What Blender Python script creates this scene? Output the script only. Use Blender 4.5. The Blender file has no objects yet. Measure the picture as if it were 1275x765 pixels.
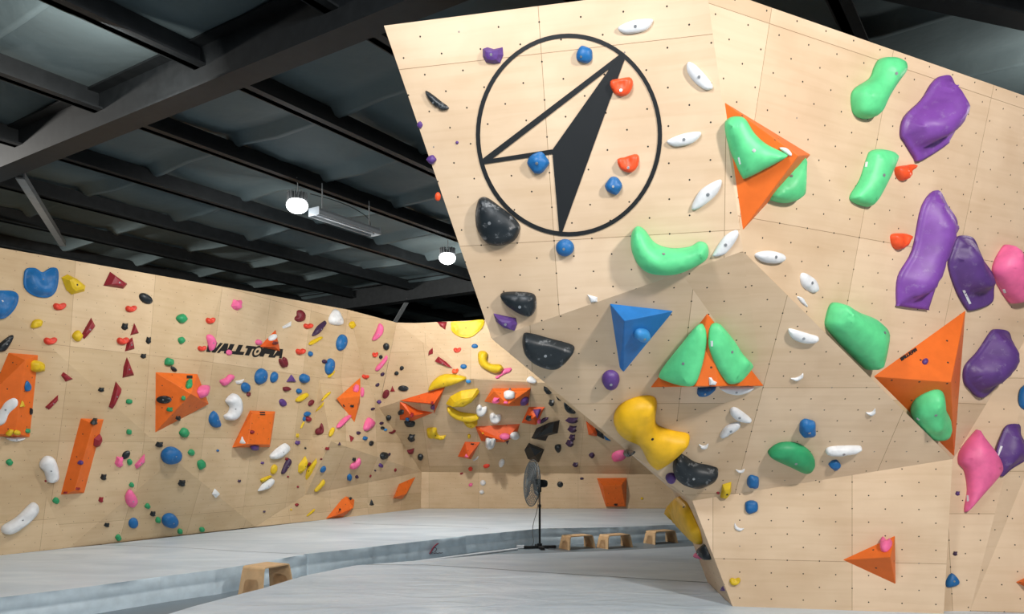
import bpy, bmesh, math, random
from mathutils import Vector, Matrix, noise
from mathutils.bvhtree import BVHTree
from mathutils.geometry import tessellate_polygon, delaunay_2d_cdt
random.seed(7)
S = bpy.context.scene
COL = S.collection
# ------------------------------------------------------------------ camera
EYE = Vector((0, 0, 1.75))
FPX, CX, HZ = 990.0, 637.5, 560.0
cam_d = bpy.data.cameras.new('camera'); cam = bpy.data.objects.new('camera', cam_d); COL.objects.link(cam)
cam.location = EYE; cam.rotation_euler = (math.pi/2, 0, 0)
cam_d.sensor_width = 36; cam_d.lens = FPX/1275*36; cam_d.shift_y = (HZ-382.5)/1275; cam_d.clip_end = 200
S.camera = cam
S.view_settings.view_transform = 'Standard'; S.view_settings.look = 'None'
S.view_settings.gamma = 1; S.view_settings.use_curve_mapping = False
S.view_settings.exposure = -0.14
# ------------------------------------------------------------------ light
w = bpy.data.worlds.new('world'); S.world = w; w.use_nodes = True
w.node_tree.nodes['Background'].inputs[0].default_value = (0.80, 0.88, 1.0, 1)
w.node_tree.nodes['Background'].inputs[1].default_value = 0.34
def area(name, loc, target, size, power, color=(1, .95, .88)):
    d = bpy.data.lights.new(name, 'AREA'); d.shape = 'DISK'; d.size = size; d.energy = power; d.color = color
    o = bpy.data.objects.new(name, d); COL.objects.link(o); o.location = loc
    o.rotation_euler = (Vector(target)-Vector(loc)).to_track_quat('-Z', 'Y').to_euler()
    return o
area('unseen_flood_light', (-1.8, 1.0, 5.0), (0.2, 6.0, 3.2), .6, 66, (1, .93, .87))
area('unseen_flood_light', (4.0, .9, 5.0), (2.9, 6.0, 2.9), .5, 400, (1, .95, .9))
area('unseen_flood_light', (-.5, 3.0, 5.0), (-1.5, 6.5, 0), .9, 130, (.92, .96, 1))
area('unseen_flood_light', (-3.4, 6.5, 5.0), (-7.2, 12.0, 2.0), .7, 95)
area('high_bay_beam', (-2.88, 10.65, 4.78), (-4.8, 14.5, .6), .3, 95, (1, .97, .92))
area('high_bay_beam', (-1.1, 13.5, 4.78), (.5, 19.0, 1.8), .3, 190, (1, .95, .88))
area('unseen_flood_light', (-10.1, 9.1, 4.7), (-6.5, 15, 5.5), .4, 1000)  # added uplight with no fitting, brightens the roof foil beyond the left wall
area('unseen_flood_light', (5.7, 7.25, 4.88), (4.0, 8.8, 5.6), .3, 45)  # added uplight tucked behind the right wall top, lifts the foil above it
area('high_bay_beam', (-1.1, 13.5, 4.76), (-1.5, 12.5, 0), .3, 70, (.93, .97, 1))
# ------------------------------------------------------------------ geometry helpers
def ray(px, py): return Vector(((px-CX)/FPX, 1.0, (HZ-py)/FPX))
def P(px, py, D): return EYE + ray(px, py)*D
def atz(px, py, z=.3):
    r = ray(px, py); return EYE + r*((z-EYE.z)/r.z)
def plane(a, b, c):
    n = (b-a).cross(c-a).normalized(); return (n, n.dot(a))
def hit(px, py, pl):
    r = ray(px, py); return EYE + r*((pl[1]-pl[0].dot(EYE))/pl[0].dot(r))
def lin(h):
    if isinstance(h, str): h = [int(h[i:i+2], 16)/255 for i in (0, 2, 4)]
    return tuple(c/12.92 if c <= .04045 else ((c+.055)/1.055)**2.4 for c in h)
def tag(o, label=None, cat=None, group=None, kind=None):
    if label: o['label'] = label
    if cat: o['category'] = cat
    if group: o['group'] = group
    if kind: o['kind'] = kind
    return o
def link(name, me, parent=None, mat=None):
    o = bpy.data.objects.new(name, me); COL.objects.link(o)
    if mat: me.materials.append(mat)
    if parent: o.parent = parent
    return o
def empty(name, loc=(0, 0, 0), rz=0):
    o = bpy.data.objects.new(name, None); COL.objects.link(o); o.location = loc; o.rotation_euler = (0, 0, rz)
    o.empty_display_size = .1
    return o
def bm_obj(name, bm, mat=None, parent=None, smooth=False):
    me = bpy.data.meshes.new(name); bmesh.ops.recalc_face_normals(bm, faces=bm.faces)
    bm.to_mesh(me); bm.free()
    if smooth:
        for p in me.polygons: p.use_smooth = True
    return link(name, me, parent, mat)
def add_box(bm, c, s, rot=None):
    m = Matrix.Translation(Vector(c)) @ (rot.to_4x4() if rot else Matrix.Identity(4)) @ Matrix.Diagonal((*s, 1))
    return bmesh.ops.create_cube(bm, size=1, matrix=m)['verts']
def add_tube(bm, a, b, r, seg=12, r2=None):
    a = Vector(a); b = Vector(b); d = b-a
    q = d.to_track_quat('Z', 'Y').to_matrix().to_4x4()
    return bmesh.ops.create_cone(bm, cap_ends=True, segments=seg, radius1=r, radius2=r if r2 is None else r2, depth=d.length,
                          matrix=Matrix.Translation((a+b)/2) @ q)['verts']
def curve_obj(name, pts, r, mat, parent=None, res=4):
    cu = bpy.data.curves.new(name, 'CURVE'); cu.dimensions = '3D'; cu.bevel_depth = r; cu.bevel_resolution = 2; cu.resolution_u = res
    sp = cu.splines.new('NURBS'); sp.points.add(len(pts)-1); sp.order_u = 3; sp.use_endpoint_u = True
    for i, p in enumerate(pts): sp.points[i].co = (*p, 1)
    tmp = bpy.data.objects.new(name, cu); COL.objects.link(tmp)
    dg = bpy.context.evaluated_depsgraph_get(); dg.update()
    me = bpy.data.meshes.new_from_object(tmp.evaluated_get(dg)); bpy.data.objects.remove(tmp)
    me.materials.clear()
    for p in me.polygons: p.use_smooth = True
    return link(name, me, parent, mat)
# ------------------------------------------------------------------ materials
def new_mat(name):
    m = bpy.data.materials.new(name); m.use_nodes = True
    nt = m.node_tree; b = nt.nodes['Principled BSDF']; return m, nt, b
def N(nt, t, **kw):
    n = nt.nodes.new(t)
    for k, v in kw.items(): setattr(n, k, v)
    return n
def mixc(nt, fac, a, b, mode='MIX'):
    n = N(nt, 'ShaderNodeMix', data_type='RGBA', blend_type=mode)
    for s, v in ((0, fac), (6, a), (7, b)):
        if hasattr(v, 'default_value') or hasattr(v, 'links'): nt.links.new(v, n.inputs[s])
        elif isinstance(v, tuple): n.inputs[s].default_value = (*v, 1) if len(v) == 3 else v
        else: n.inputs[s].default_value = v
    return n.outputs[2]
def math_(nt, op, a, b=0.0, c=None):
    n = N(nt, 'ShaderNodeMath', operation=op)
    for i, v in enumerate((a, b) if c is None else (a, b, c)):
        if hasattr(v, 'links'): nt.links.new(v, n.inputs[i])
        else: n.inputs[i].default_value = v
    return n.outputs[0]
def ramp(nt, fac, stops):
    r = N(nt, 'ShaderNodeValToRGB'); nt.links.new(fac, r.inputs[0])
    el = r.color_ramp.elements
    while len(el) < len(stops): el.new(.5)
    for e, (p, c) in zip(el, stops): e.position = p; e.color = (*c, 1) if len(c) == 3 else c
    return r.outputs[0]
def tnuts(nt, uv, su=.28, sv=.24, rad=.0075):
    """staggered T-nut holes, world-sized, in the face's own plane"""
    sx = N(nt, 'ShaderNodeSeparateXYZ'); nt.links.new(uv, sx.inputs[0])
    outs = []
    for ou, ov in ((0, 0), (.5, .5)):
        ds = []
        for src, st, off in ((sx.outputs[0], su, ou), (sx.outputs[1], sv, ov)):
            f = math_(nt, 'FRACT', math_(nt, 'ADD', math_(nt, 'DIVIDE', src, st), off))
            d = math_(nt, 'MULTIPLY', math_(nt, 'SUBTRACT', f, .5), st)
            ds.append(math_(nt, 'MULTIPLY', d, d))
        outs.append(math_(nt, 'SQRT', math_(nt, 'ADD', ds[0], ds[1])))
    return math_(nt, 'LESS_THAN', math_(nt, 'MINIMUM', *outs), rad)
def plywood(name, base, rough=.62, dots=True, rad=.0062):
    m, nt, b = new_mat(name)
    uv = N(nt, 'ShaderNodeUVMap').outputs[0]
    br = N(nt, 'ShaderNodeTexBrick'); nt.links.new(uv, br.inputs[0])
    br.offset = 0; br.inputs['Scale'].default_value = 1; br.inputs['Brick Width'].default_value = 1.22
    br.inputs['Row Height'].default_value = 1.25; br.inputs['Mortar Size'].default_value = .0022
    br.inputs['Mortar Smooth'].default_value = 0
    c = lin(base)
    br.inputs['Color1'].default_value = (c[0]*1.08, c[1]*1.08, c[2]*1.10, 1)
    br.inputs['Color2'].default_value = (c[0]*.88, c[1]*.86, c[2]*.82, 1)
    br.inputs['Mortar'].default_value = (c[0]*.5, c[1]*.45, c[2]*.4, 1)
    mp = N(nt, 'ShaderNodeMapping'); nt.links.new(uv, mp.inputs[0]); mp.inputs['Scale'].default_value = (.5, 7, 1)
    nz = N(nt, 'ShaderNodeTexNoise'); nt.links.new(mp.outputs[0], nz.inputs[0]); nz.inputs['Scale'].default_value = 2.2
    nz.inputs['Detail'].default_value = 6; nz.inputs['Distortion'].default_value = .5
    g = ramp(nt, nz.outputs[0], [(.3, (.94, .92, .89)), (.55, (1, 1, 1)), (.8, (1.02, 1.02, 1.01))])
    col = mixc(nt, 1.0, br.outputs[0], g, 'MULTIPLY')
    n2 = N(nt, 'ShaderNodeTexNoise'); nt.links.new(uv, n2.inputs[0]); n2.inputs['Scale'].default_value = 1.7; n2.inputs['Detail'].default_value = 5
    st = ramp(nt, n2.outputs[0], [(.35, (.90, .87, .84)), (.6, (1, 1, 1))])
    col = mixc(nt, 1.0, col, st, 'MULTIPLY')
    if dots:
        n3 = N(nt, 'ShaderNodeTexNoise'); nt.links.new(uv, n3.inputs[0]); n3.inputs['Scale'].default_value = 2.5
        dcol = mixc(nt, math_(nt, 'GREATER_THAN', n3.outputs[0], .62), (.03, .025, .02), (.25, .22, .2))
        col = mixc(nt, tnuts(nt, uv, rad=rad), col, dcol)
    nt.links.new(col, b.inputs['Base Color']); b.inputs['Roughness'].default_value = rough
    b.inputs['Specular IOR Level'].default_value = .25
    return m
def paint(name, base, rough=.5, chalk=0.0, dots=False, var=.06, spec=.4):
    m, nt, b = new_mat(name); c = lin(base)
    tc = N(nt, 'ShaderNodeTexCoord')
    nz = N(nt, 'ShaderNodeTexNoise'); nt.links.new(tc.outputs['Object'], nz.inputs[0]); nz.inputs['Scale'].default_value = 9
    nz.inputs['Detail'].default_value = 5
    lo = tuple(max(0, x*(1-2*var)) for x in c); hi = tuple(min(1, x*(1+2*var)+var*.05) for x in c)
    col = ramp(nt, nz.outputs[0], [(.3, lo), (.7, hi)])
    if chalk:
        n2 = N(nt, 'ShaderNodeTexNoise'); nt.links.new(tc.outputs['Object'], n2.inputs[0]); n2.inputs['Scale'].default_value = 14
        n2.inputs['Detail'].default_value = 8; n2.inputs['Roughness'].default_value = .7
        mk = ramp(nt, n2.outputs[0], [(.56, (0, 0, 0)), (.78, (chalk,)*3)])
        col = mixc(nt, mk, col, (.62, .64, .66))
    if dots:
        uv = N(nt, 'ShaderNodeUVMap').outputs[0]
        col = mixc(nt, tnuts(nt, uv, .34, .30, .009), col, (.06, .03, .02))
    nt.links.new(col, b.inputs['Base Color']); b.inputs['Roughness'].default_value = rough
    b.inputs['Specular IOR Level'].default_value = spec
    n4 = N(nt, 'ShaderNodeTexNoise'); nt.links.new(tc.outputs['Object'], n4.inputs[0]); n4.inputs['Scale'].default_value = 260
    bp = N(nt, 'ShaderNodeBump'); bp.inputs['Strength'].default_value = .12; bp.inputs['Distance'].default_value = .002
    nt.links.new(n4.outputs[0], bp.inputs['Height']); nt.links.new(bp.outputs[0], b.inputs['Normal'])
    return m
PLY_PROW = plywood('birch plywood near', 'd9c0a2')
PLY_LEFT = plywood('birch plywood left', 'cfb795', rad=.0045)
PLY_BACK = plywood('birch plywood back', 'cdb594', rad=.0045)
HC = {'blue': '17639f', 'light blue': '3a8fd0', 'red': 'd8402c', 'orange red': 'ee5326', 'dark red': '8a1d2a', 'maroon': '6e1c28', 'green': '2c9560',
      'light green': '5ccd88', 'yellow': 'd6b41c', 'golden yellow': 'e0ae12', 'pink': 'e6689a', 'purple': '57377a',
      'bright purple': '75429a', 'dark purple': '3a2444', 'black': '171f24', 'white': 'dcdee0'}
HM = {k: paint(k+' resin', v, .42 if k in ('black', 'white') else .48, chalk=.55 if k == 'black' else .22 if k in ('purple', 'blue', 'bright purple') else .0)
      for k, v in HC.items()}
OR = paint('orange painted plywood', 'e06a20', .5, dots=True, var=.03)
ORD = paint('deep orange painted plywood', 'd8581c', .5, dots=True, var=.04)
BLV = paint('blue painted plywood', '1f6fb4', .45, dots=False, var=.05)
BLACK = paint('black paint', '14181b', .55, var=.02)
STEEL = paint('dark steel', '0c1114', .6, var=.08, spec=.3)
GALV = paint('galvanised steel', '6c7072', .45, var=.05)
FIXT = paint('fixture enamel', '7c8286', .45, var=.03)
WHITE = paint('white enamel', 'd8dce0', .4, var=.02)
BOLT = paint('bolt steel', '9a9ea2', .35, var=.02); BOLT.node_tree.nodes['Principled BSDF'].inputs['Metallic'].default_value = .6
BOLTD = paint('dark bolt hole', '15181a', .6, var=.02)
BENCH = paint('bent beech plywood', 'dcb88c', .5, var=.05)
BENCHD = paint('plywood edge', 'a17c52', .6, var=.05)
# ------------------------------------------------------------------ walls
CAST = []      # (verts, faces)
def bvh():
    V, F = [], []
    for vs, fs in CAST:
        o = len(V); V += vs; F += [[i+o for i in f] for f in fs]
    return BVHTree.FromPolygons(V, F)
def uv_face(me, poly, uvl, org, ref=None):
    n = poly.normal; u = Vector((0, 0, 1)).cross(n)
    if u.length < .05: u = Vector((1, 0, 0))
    u.normalize(); v = n.cross(u).normalized()
    for li in poly.loop_indices:
        p = me.vertices[me.loops[li].vertex_index].co - org
        uvl.data[li].uv = (p.dot(u), p.dot(v))
def wall(name, faces, mat, cast=True, hidden=()):
    """faces: list of (list of 3D points, UV origin)"""
    vs, fs, org = [], [], []; nf = nv = 0
    for q_, (pts, o) in enumerate(list(faces)+[(h, h[0]) for h in hidden]):
        i0 = len(vs); vs += [Vector(p) for p in pts]
        for t in tessellate_polygon([[Vector(p) for p in pts]]): fs.append([i0+i for i in t]); org.append(o)
        if q_ < len(faces): nf = len(fs); nv = len(vs)
    me = bpy.data.meshes.new(name); me.from_pydata(vs, [], fs); me.update()
    uvl = me.uv_layers.new(name='UVMap')
    # face every polygon to the climbing side (towards the camera)
    for p, o in zip(me.polygons, org):
        if p.normal.dot(EYE-p.center) < 0: p.flip()
    me.update()
    for p, o in zip(me.polygons, org): uv_face(me, p, uvl, Vector(o))
    ob = link(name, me, None, mat); tag(ob, kind='structure')
    if cast: CAST.append((vs[:nv], [list(p) for p in fs[:nf]]))
    return ob
ZT = 4.7
T1 = atz(478, 32, ZT); T2 = atz(879, -19, ZT); T3 = atz(1400, 162.6, ZT)
b0 = atz(912, 755); b1 = atz(1175, 764)
PL = plane(b0, b1, b0+Vector((0, 0, 1)))
Dp = hit(1186, 572, PL); Jp = hit(1061, 592, PL); Ep = hit(862, 624, PL)
Cp = P(925, 313, 5.65)
PU = plane(T1, T2, Cp); Ap = hit(612, 422, PU); Bp = hit(848, 340, PU)
PM2 = plane(Cp, Dp, Jp); Gp = hit(950, 483, PM2)
PM1 = plane(Ap, Bp, Gp); Fp = hit(772, 554, PM1)
PR = plane(T2, Cp, T3)
s0 = atz(881, 725); PS = plane(Ep, b0, s0); E0 = hit(838, 612, PS)
down = lambda p: Vector((p.x, p.y, 0))
Rd = hit(1186, 573, PR); Rk = hit(1275, 426, PR); Rt = hit(1300, 384, PR)
q0 = atz(1208, 761); PR2 = plane(q0, Rd, Rk); Rc = hit(1249, 600, PR2); q00 = hit(1172, 766, PR2)
back = Vector((.75, 2.2, 0))
wall('wall_front', [
    ([T1, T2, Cp, Bp, Ap], hit(690, 300, PU)),
    ([Ap, Bp, Gp, Fp], Bp+Vector((.1, 0, 0))),
    ([Bp, Cp, Dp, Jp, Gp], Gp),
    ([Fp, Gp, Jp, Ep, E0], Gp),
    ([Ep, Jp, Dp, b1, down(b1), down(b0), b0], hit(1061, 700, PL)),
    ([E0, Ep, b0, down(b0), down(s0), s0], s0),
], PLY_PROW, hidden=[
    [T1, Ap, Ap+back, T1+back], [Ap, Fp, Fp+back*.8, Ap+back], [Fp, E0, E0+back*.7, Fp+back*.8],
    [E0, s0, s0+back*.7, E0+back*.7], [Dp, b1, b1+Vector((.3, .9, 0)), Dp+Vector((.3, .9, 0))]])
wall('wall_right', [
    ([T2, Cp, hit(1052, 443.5, PR), Rd, Rk, Rt, hit(1400, 240, PR), T3], hit(1070, 296, PR)),
    ([Rd, Rk, Rt, Rc, q0, down(q0), down(q00), q00], hit(1180, 640, PR2)),
    ([Rt, Rc, q0, down(q0), down(atz(1420, 768)), atz(1420, 768), hit(1420, 240, PR)], q0),
], PLY_PROW)
# left wall and the plane of the overhang on the back wall
PBK = plane(P(586, 472, 17.0), P(525, 588, 19.5), P(900, 592, 19.5))
def LW(px, py, k): return P(px, py, 13.31/(.58-(px-CX)/FPX)*(1-k))
_c, _j, _h = LW(277, 357, .078), LW(216, 572, .048), LW(318, 656.3, 0)
PML = plane(_c, _j, _h)          # the big middle facet of the left wall
v = dict(a=LW(-90, 293, .074), c=_c, d=hit(434, 386, PML), e=P(494, 402, 16.9),
         f=LW(-90, 702, 0), g=LW(86, 682.3, 0), h=_h, i=P(524, 635, 19.5),
         j=_j, l=hit(380, 617, PML), m=LW(478, 477, .055), n=hit(472, 508, PBK),
         o=P(525, 588, 19.5), q=hit(398, 473, PML), w=LW(412, 550, .035))
PC_ = plane(v['d'], v['e'], v['n']); v['s'] = hit(455, 469, PC_); v['m'] = hit(478, 477, PC_)
def fl(*k): return ([v[c] for c in k], v['c'])
dn = lambda c: down(v[c])
EXT = (v['f']-v['g']).normalized()*4.5
wall('wall_left', [fl('a', 'c', 'j'), fl('a', 'j', 'g'), fl('a', 'g', 'f'), fl('j', 'h', 'g'), fl('c', 'd', 'q', 'l', 'h', 'j'),
     fl('q', 'w', 'l'), fl('l', 'w', 'o', 'i'), fl('l', 'i', 'h'), fl('d', 'e', 'm', 's'), fl('d', 's', 'q'), fl('q', 's', 'w'), fl('s', 'm', 'n', 'w'), fl('w', 'n', 'o'),
     ([v['f'], v['g'], v['h'], v['i'], dn('i'), dn('h'), dn('g'), dn('f')], v['g'])], PLY_LEFT,
     hidden=[[v['a'], v['f'], v['f']+EXT, v['a']+EXT]])
def BK(px, py, D): return P(px, py, D)
e_, n_, o_, i_ = v['e'], v['n'], v['o'], v['i']
t2 = BK(517, 402.5, 16.85)
k1 = BK(586, 472, 17.0); k2 = hit(900, 489, PBK); bt = hit(900, 385, plane(t2, k1, k2))
o2 = BK(697, 589.5, 19.5); o3 = BK(900, 592, 19.5); i3 = BK(900, 633.6, 19.5)
wall('wall_back', [([e_, t2, k1, n_], n_), ([t2, bt, k2, k1], k1), ([n_, k1, k2, o3, o_], BK(660, 540, 18.3)),
     ([o_, o3, i3, i_], BK(596, 633, 19.5)), ([i_, i3, down(i3), down(i_)], i_)], PLY_BACK)
BV = bvh()
def cast(px, py):
    r = ray(px, py).normalized()
    loc, n, idx, d = BV.ray_cast(EYE, r)
    if loc is None: return None
    if n.dot(r) > 0: n = -n
    return loc, n, idx
# ------------------------------------------------------------------ ceiling and floor
UD = Vector((.553, .833, 0)).normalized(); ND = Vector((.833, -.553, 0)).normalized()
def RP(u, p, z): q = UD*u + ND*p; return Vector((q.x, q.y, z))
m, nt, b = new_mat('roof insulation foil')
tc = N(nt, 'ShaderNodeTexCoord'); nz = N(nt, 'ShaderNodeTexNoise'); nt.links.new(tc.outputs['Object'], nz.inputs[0]); nz.inputs['Scale'].default_value = .8; nz.inputs['Detail'].default_value = 6
nt.links.new(ramp(nt, nz.outputs[0], [(.3, lin('465357')), (.7, lin('566366'))]), b.inputs['Base Color'])
b.inputs['Roughness'].default_value = .7; b.inputs['Specular IOR Level'].default_value = .25
n2 = N(nt, 'ShaderNodeTexNoise'); nt.links.new(tc.outputs['Object'], n2.inputs[0]); n2.inputs['Scale'].default_value = 2.2; n2.inputs['Detail'].default_value = 4
bp = N(nt, 'ShaderNodeBump'); bp.inputs['Strength'].default_value = .35; bp.inputs['Distance'].default_value = .06
nt.links.new(n2.outputs[0], bp.inputs['Height']); nt.links.new(bp.outputs[0], b.inputs['Normal'])
FOIL = m
bm = bmesh.new()
u = -14.0; pitch = 1.45
PP = [-18 + .58*i for i in range(58)]
while u < 34:
    rows = []
    for du, z in ((0, 5.62), (.25, 5.60), (.7, 5.565), (1.15, 5.575), (1.36, 5.60), (1.45, 5.50), (1.51, 5.49), (1.53, 5.62)):
        rows.append([bm.verts.new(RP(u+du, p, z+.03*math.sin(p*1.8+u)+.012*math.sin(p*5+du*3))) for p in PP])
    for r0, r1 in zip(rows, rows[1:]):
        for i in range(len(PP)-1): bm.faces.new((r0[i], r0[i+1], r1[i+1], r1[i]))
    u += pitch
tag(bm_obj('ceiling', bm, FOIL, smooth=True), kind='structure')
def ibeam(name, a, b, h, wd, mat, label=None, cat='roof beam', group=None):
    a = Vector(a); b_ = Vector(b); d = (b_-a); L = d.length; d.normalize(); c = (a+b_)/2
    side = d.cross(Vector((0, 0, 1))).normalized(); up = side.cross(d)
    R = Matrix((side, d, up)).transposed()
    bm = bmesh.new()
    add_box(bm, (0, 0, h-.01), (wd, L, .02)); add_box(bm, (0, 0, .01), (wd, L, .02)); add_box(bm, (0, 0, h/2), (.02, L, h-.04))
    o = bm_obj(name, bm, mat); o.matrix_world = Matrix.Translation(c) @ R.to_4x4()
    if label: tag(o, label, cat, group)
    return o
bl = {-4.4: None, 4.6: 'heavy dark steel roof beam crossing the upper left, nearest to the viewer',
      13.6: 'heavy dark steel roof beam over the far lamp, middle one', 22.6: None}
for u0 in (-4.4, 4.6, 13.6, 22.6):
    o = ibeam('roof_beam', RP(u0, -17.5, 5.08), RP(u0, 14, 5.08), .46, .26, STEEL)
    tag(o, bl[u0] or ('dark steel roof beam overhead, behind the viewer' if u0 < 0 else 'farthest dark steel roof beam, beyond the back wall'), 'roof beam', 'main roof beams')
ordn = ['nearest', 'second nearest', 'third nearest', 'fourth nearest', 'fifth nearest', 'sixth nearest', 'seventh nearest', 'eighth nearest']
pl_ = [-6.6-1.74*i for i in range(7)]
for i, p in enumerate(pl_):
    bm = bmesh.new()
    for ua, ub in ((-12, 33),):
        c = RP((ua+ub)/2, p, 5.44); rot = Matrix((ND, UD, Vector((0, 0, 1)))).transposed()
        add_box(bm, c, (.09, ub-ua, .22), rot); add_box(bm, c+Vector((0, 0, -.1))+ND*.05, (.16, ub-ua, .02), rot)
    tag(bm_obj('roof_purlin', bm, STEEL), 'dark roof purlin parallel to the left wall, %s to the logo wall' % ordn[i], 'purlin', 'roof purlins')
for i in range(10):
    p = -6.6+1.74*(i+1)
    bm = bmesh.new(); c = RP(10.5, p, 5.44); rot = Matrix((ND, UD, Vector((0, 0, 1)))).transposed()
    add_box(bm, c, (.09, 45, .22), rot); add_box(bm, c+Vector((0, 0, -.1))+ND*.05, (.16, 45, .02), rot)
    tag(bm_obj('roof_purlin', bm, STEEL), 'dark roof purlin above or to the right of the logo wall', 'purlin', 'roof purlins right')
tag(ibeam('roof_beam', P(1080, -15, 6.05), P(1420, 60, 6.75), .2, .2, STEEL), 'blue-grey steel beam in the top right corner', 'roof beam')
# bracing struts
for (a, za, b_, zb, lab, nm) in (((25, 222), 5.1, (78, 306), 5.3, 'pale grey steel strut at the left edge under the roof', 'roof_strut'),
                       ((509, 372), 5.15, (492, 401), 4.75, 'grey steel strut above the back left corner', 'roof_strut')):
    A3 = atz(*a, za); B3 = atz(*b_, zb)
    bm = bmesh.new(); d = (B3-A3); c = (A3+B3)/2; q = d.to_track_quat('Y', 'Z').to_matrix()
    add_box(bm, c, (.1, d.length, .02), q); add_box(bm, c+q @ Vector((.04, 0, .04)), (.02, d.length, .08), q)
    tag(bm_obj(nm, bm, GALV), lab, 'strut')
m, nt, b = new_mat('concrete floor'); b.inputs['Base Color'].default_value = (*lin('77838b'), 1); b.inputs['Roughness'].default_value = .5
bm = bmesh.new(); add_box(bm, (0, 10, -.05), (44, 44, .1)); tag(bm_obj('floor', bm, m), kind='structure')
DARKW = paint('dark cladding', '2a3234', .7)
bm = bmesh.new(); add_box(bm, RP(31, -2, 2.9), (34, .1, 5.8), Matrix((ND, UD, Vector((0, 0, 1)))).transposed())
tag(bm_obj('wall_far', bm, DARKW), kind='structure')
bm = bmesh.new(); add_box(bm, RP(10, -17.8, 2.9), (.1, 42, 5.8), Matrix((ND, UD, Vector((0, 0, 1)))).transposed())
tag(bm_obj('wall_side', bm, DARKW), kind='structure')
# ------------------------------------------------------------------ mats
m, nt, b = new_mat('grey vinyl')
tc = N(nt, 'ShaderNodeTexCoord'); mp = N(nt, 'ShaderNodeMapping'); nt.links.new(tc.outputs['Object'], mp.inputs[0]); mp.inputs['Scale'].default_value = (.5, 1.3, 1); mp.inputs['Rotation'].default_value = (0, 0, .25)
nz = N(nt, 'ShaderNodeTexNoise'); nt.links.new(mp.outputs[0], nz.inputs[0]); nz.inputs['Scale'].default_value = 1.3; nz.inputs['Detail'].default_value = 8; nz.inputs['Distortion'].default_value = 1.0
nt.links.new(ramp(nt, nz.outputs[0], [(.3, lin('bdcedb')), (.5, lin('cddce8')), (.7, lin('dbe8f2'))]), b.inputs['Base Color'])
b.inputs['Roughness'].default_value = .38; b.inputs['Specular IOR Level'].default_value = .45
n2 = N(nt, 'ShaderNodeTexNoise'); nt.links.new(mp.outputs[0], n2.inputs[0]); n2.inputs['Scale'].default_value = 2.4; n2.inputs['Detail'].default_value = 3; n2.inputs['Distortion'].default_value = 1.2
bp = N(nt, 'ShaderNodeBump'); bp.inputs['Strength'].default_value = .5; bp.inputs['Distance'].default_value = .045
nt.links.new(n2.outputs[0], bp.inputs['Height']); nt.links.new(bp.outputs[0], b.inputs['Normal'])
VINYL = m
VSIDE = paint('grey vinyl skirt', 'cfe0ea', .35, var=.04)
SEAM = paint('seam', '6f7c86', .6)
def mat_slab(name, top, z, skirt_idx, label, wr=.008):
    """a crash mat: top polygon (world xy) with a wrinkled skirt along the listed edges"""
    root = empty(name, (top[0][0], top[0][1], 0)); o0 = Vector((top[0][0], top[0][1], 0))
    bm = bmesh.new(); vs = [bm.verts.new(Vector((x, y, z))-o0) for x, y in top]; bm.faces.new(vs)
    if bm.faces[:][0].normal.z < 0: pass
    t = bm_obj('mat_top', bm, VINYL, root)
    if t.data.polygons[0].normal.z < 0: t.data.flip_normals()
    bm = bmesh.new()
    for i in range(len(top)):
        a = Vector((*top[i], 0)); c = Vector((*top[(i+1) % len(top)], 0)); L = (c-a).length
        n = max(1, int(L/.05)) if i in skirt_idx else 1
        d = (c-a).normalized(); nn = Vector((d.y, -d.x, 0))
        if nn.dot(Vector((0, 0, 0))-a) < 0: nn = -nn
        cols = []
        for k in range(n+1):
            p = a+(c-a)*k/n; col = []
            for zz in (z, z-.012, z*.78, z*.55, z*.5, z*.45, z*.2, 0):
                am = 0 if i not in skirt_idx or zz in (z, 0) else wr
                f = noise.noise(Vector((p.x*4+zz*2, p.y*4, zz*2)))*am*2.2 + noise.noise(Vector((p.x*11+zz*9, p.y*11, zz*3)))*am*1.6*(.4+abs(noise.noise(Vector((p.x*.8, p.y*.8, 3))))*3)
                if k in (0, n): f *= .3
                ins = .012 if i in skirt_idx and abs(zz-z*.5) < 1e-6 else 0
                q = p+nn*(f-ins if zz not in (z,) else 0); q.z = zz
                col.append(bm.verts.new(q-o0))
            cols.append(col)
        for c0, c1 in zip(cols, cols[1:]):
            for j in range(7): bm.faces.new((c0[j], c1[j], c1[j+1], c0[j+1]))
    bm_obj('mat_skirt', bm, VSIDE, root, smooth=True)
    tag(root, label, 'crash mat')
    return root
def xy(px, py, z=.3): q = atz(px, py, z); return (q.x, q.y)
fe1 = [(-90, 760), (0, 744.5), (110, 731), (200, 718.5), (268, 710), (324, 701), (382.5, 690)]
fe2 = [(383.5, 690), (440, 684), (521, 674.7), (580, 667.5), (623, 663.5), (672, 658.6), (759, 657), (832, 654), (900, 652)]
A_ = [xy(*p) for p in fe1]; A_[0] = (A_[1][0]+(A_[1][0]-A_[3][0])*2.2, A_[1][1]+(A_[1][1]-A_[3][1])*2.2); B_ = [xy(*p) for p in fe2]
g3 = lambda q: (q.x, q.y)
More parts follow.
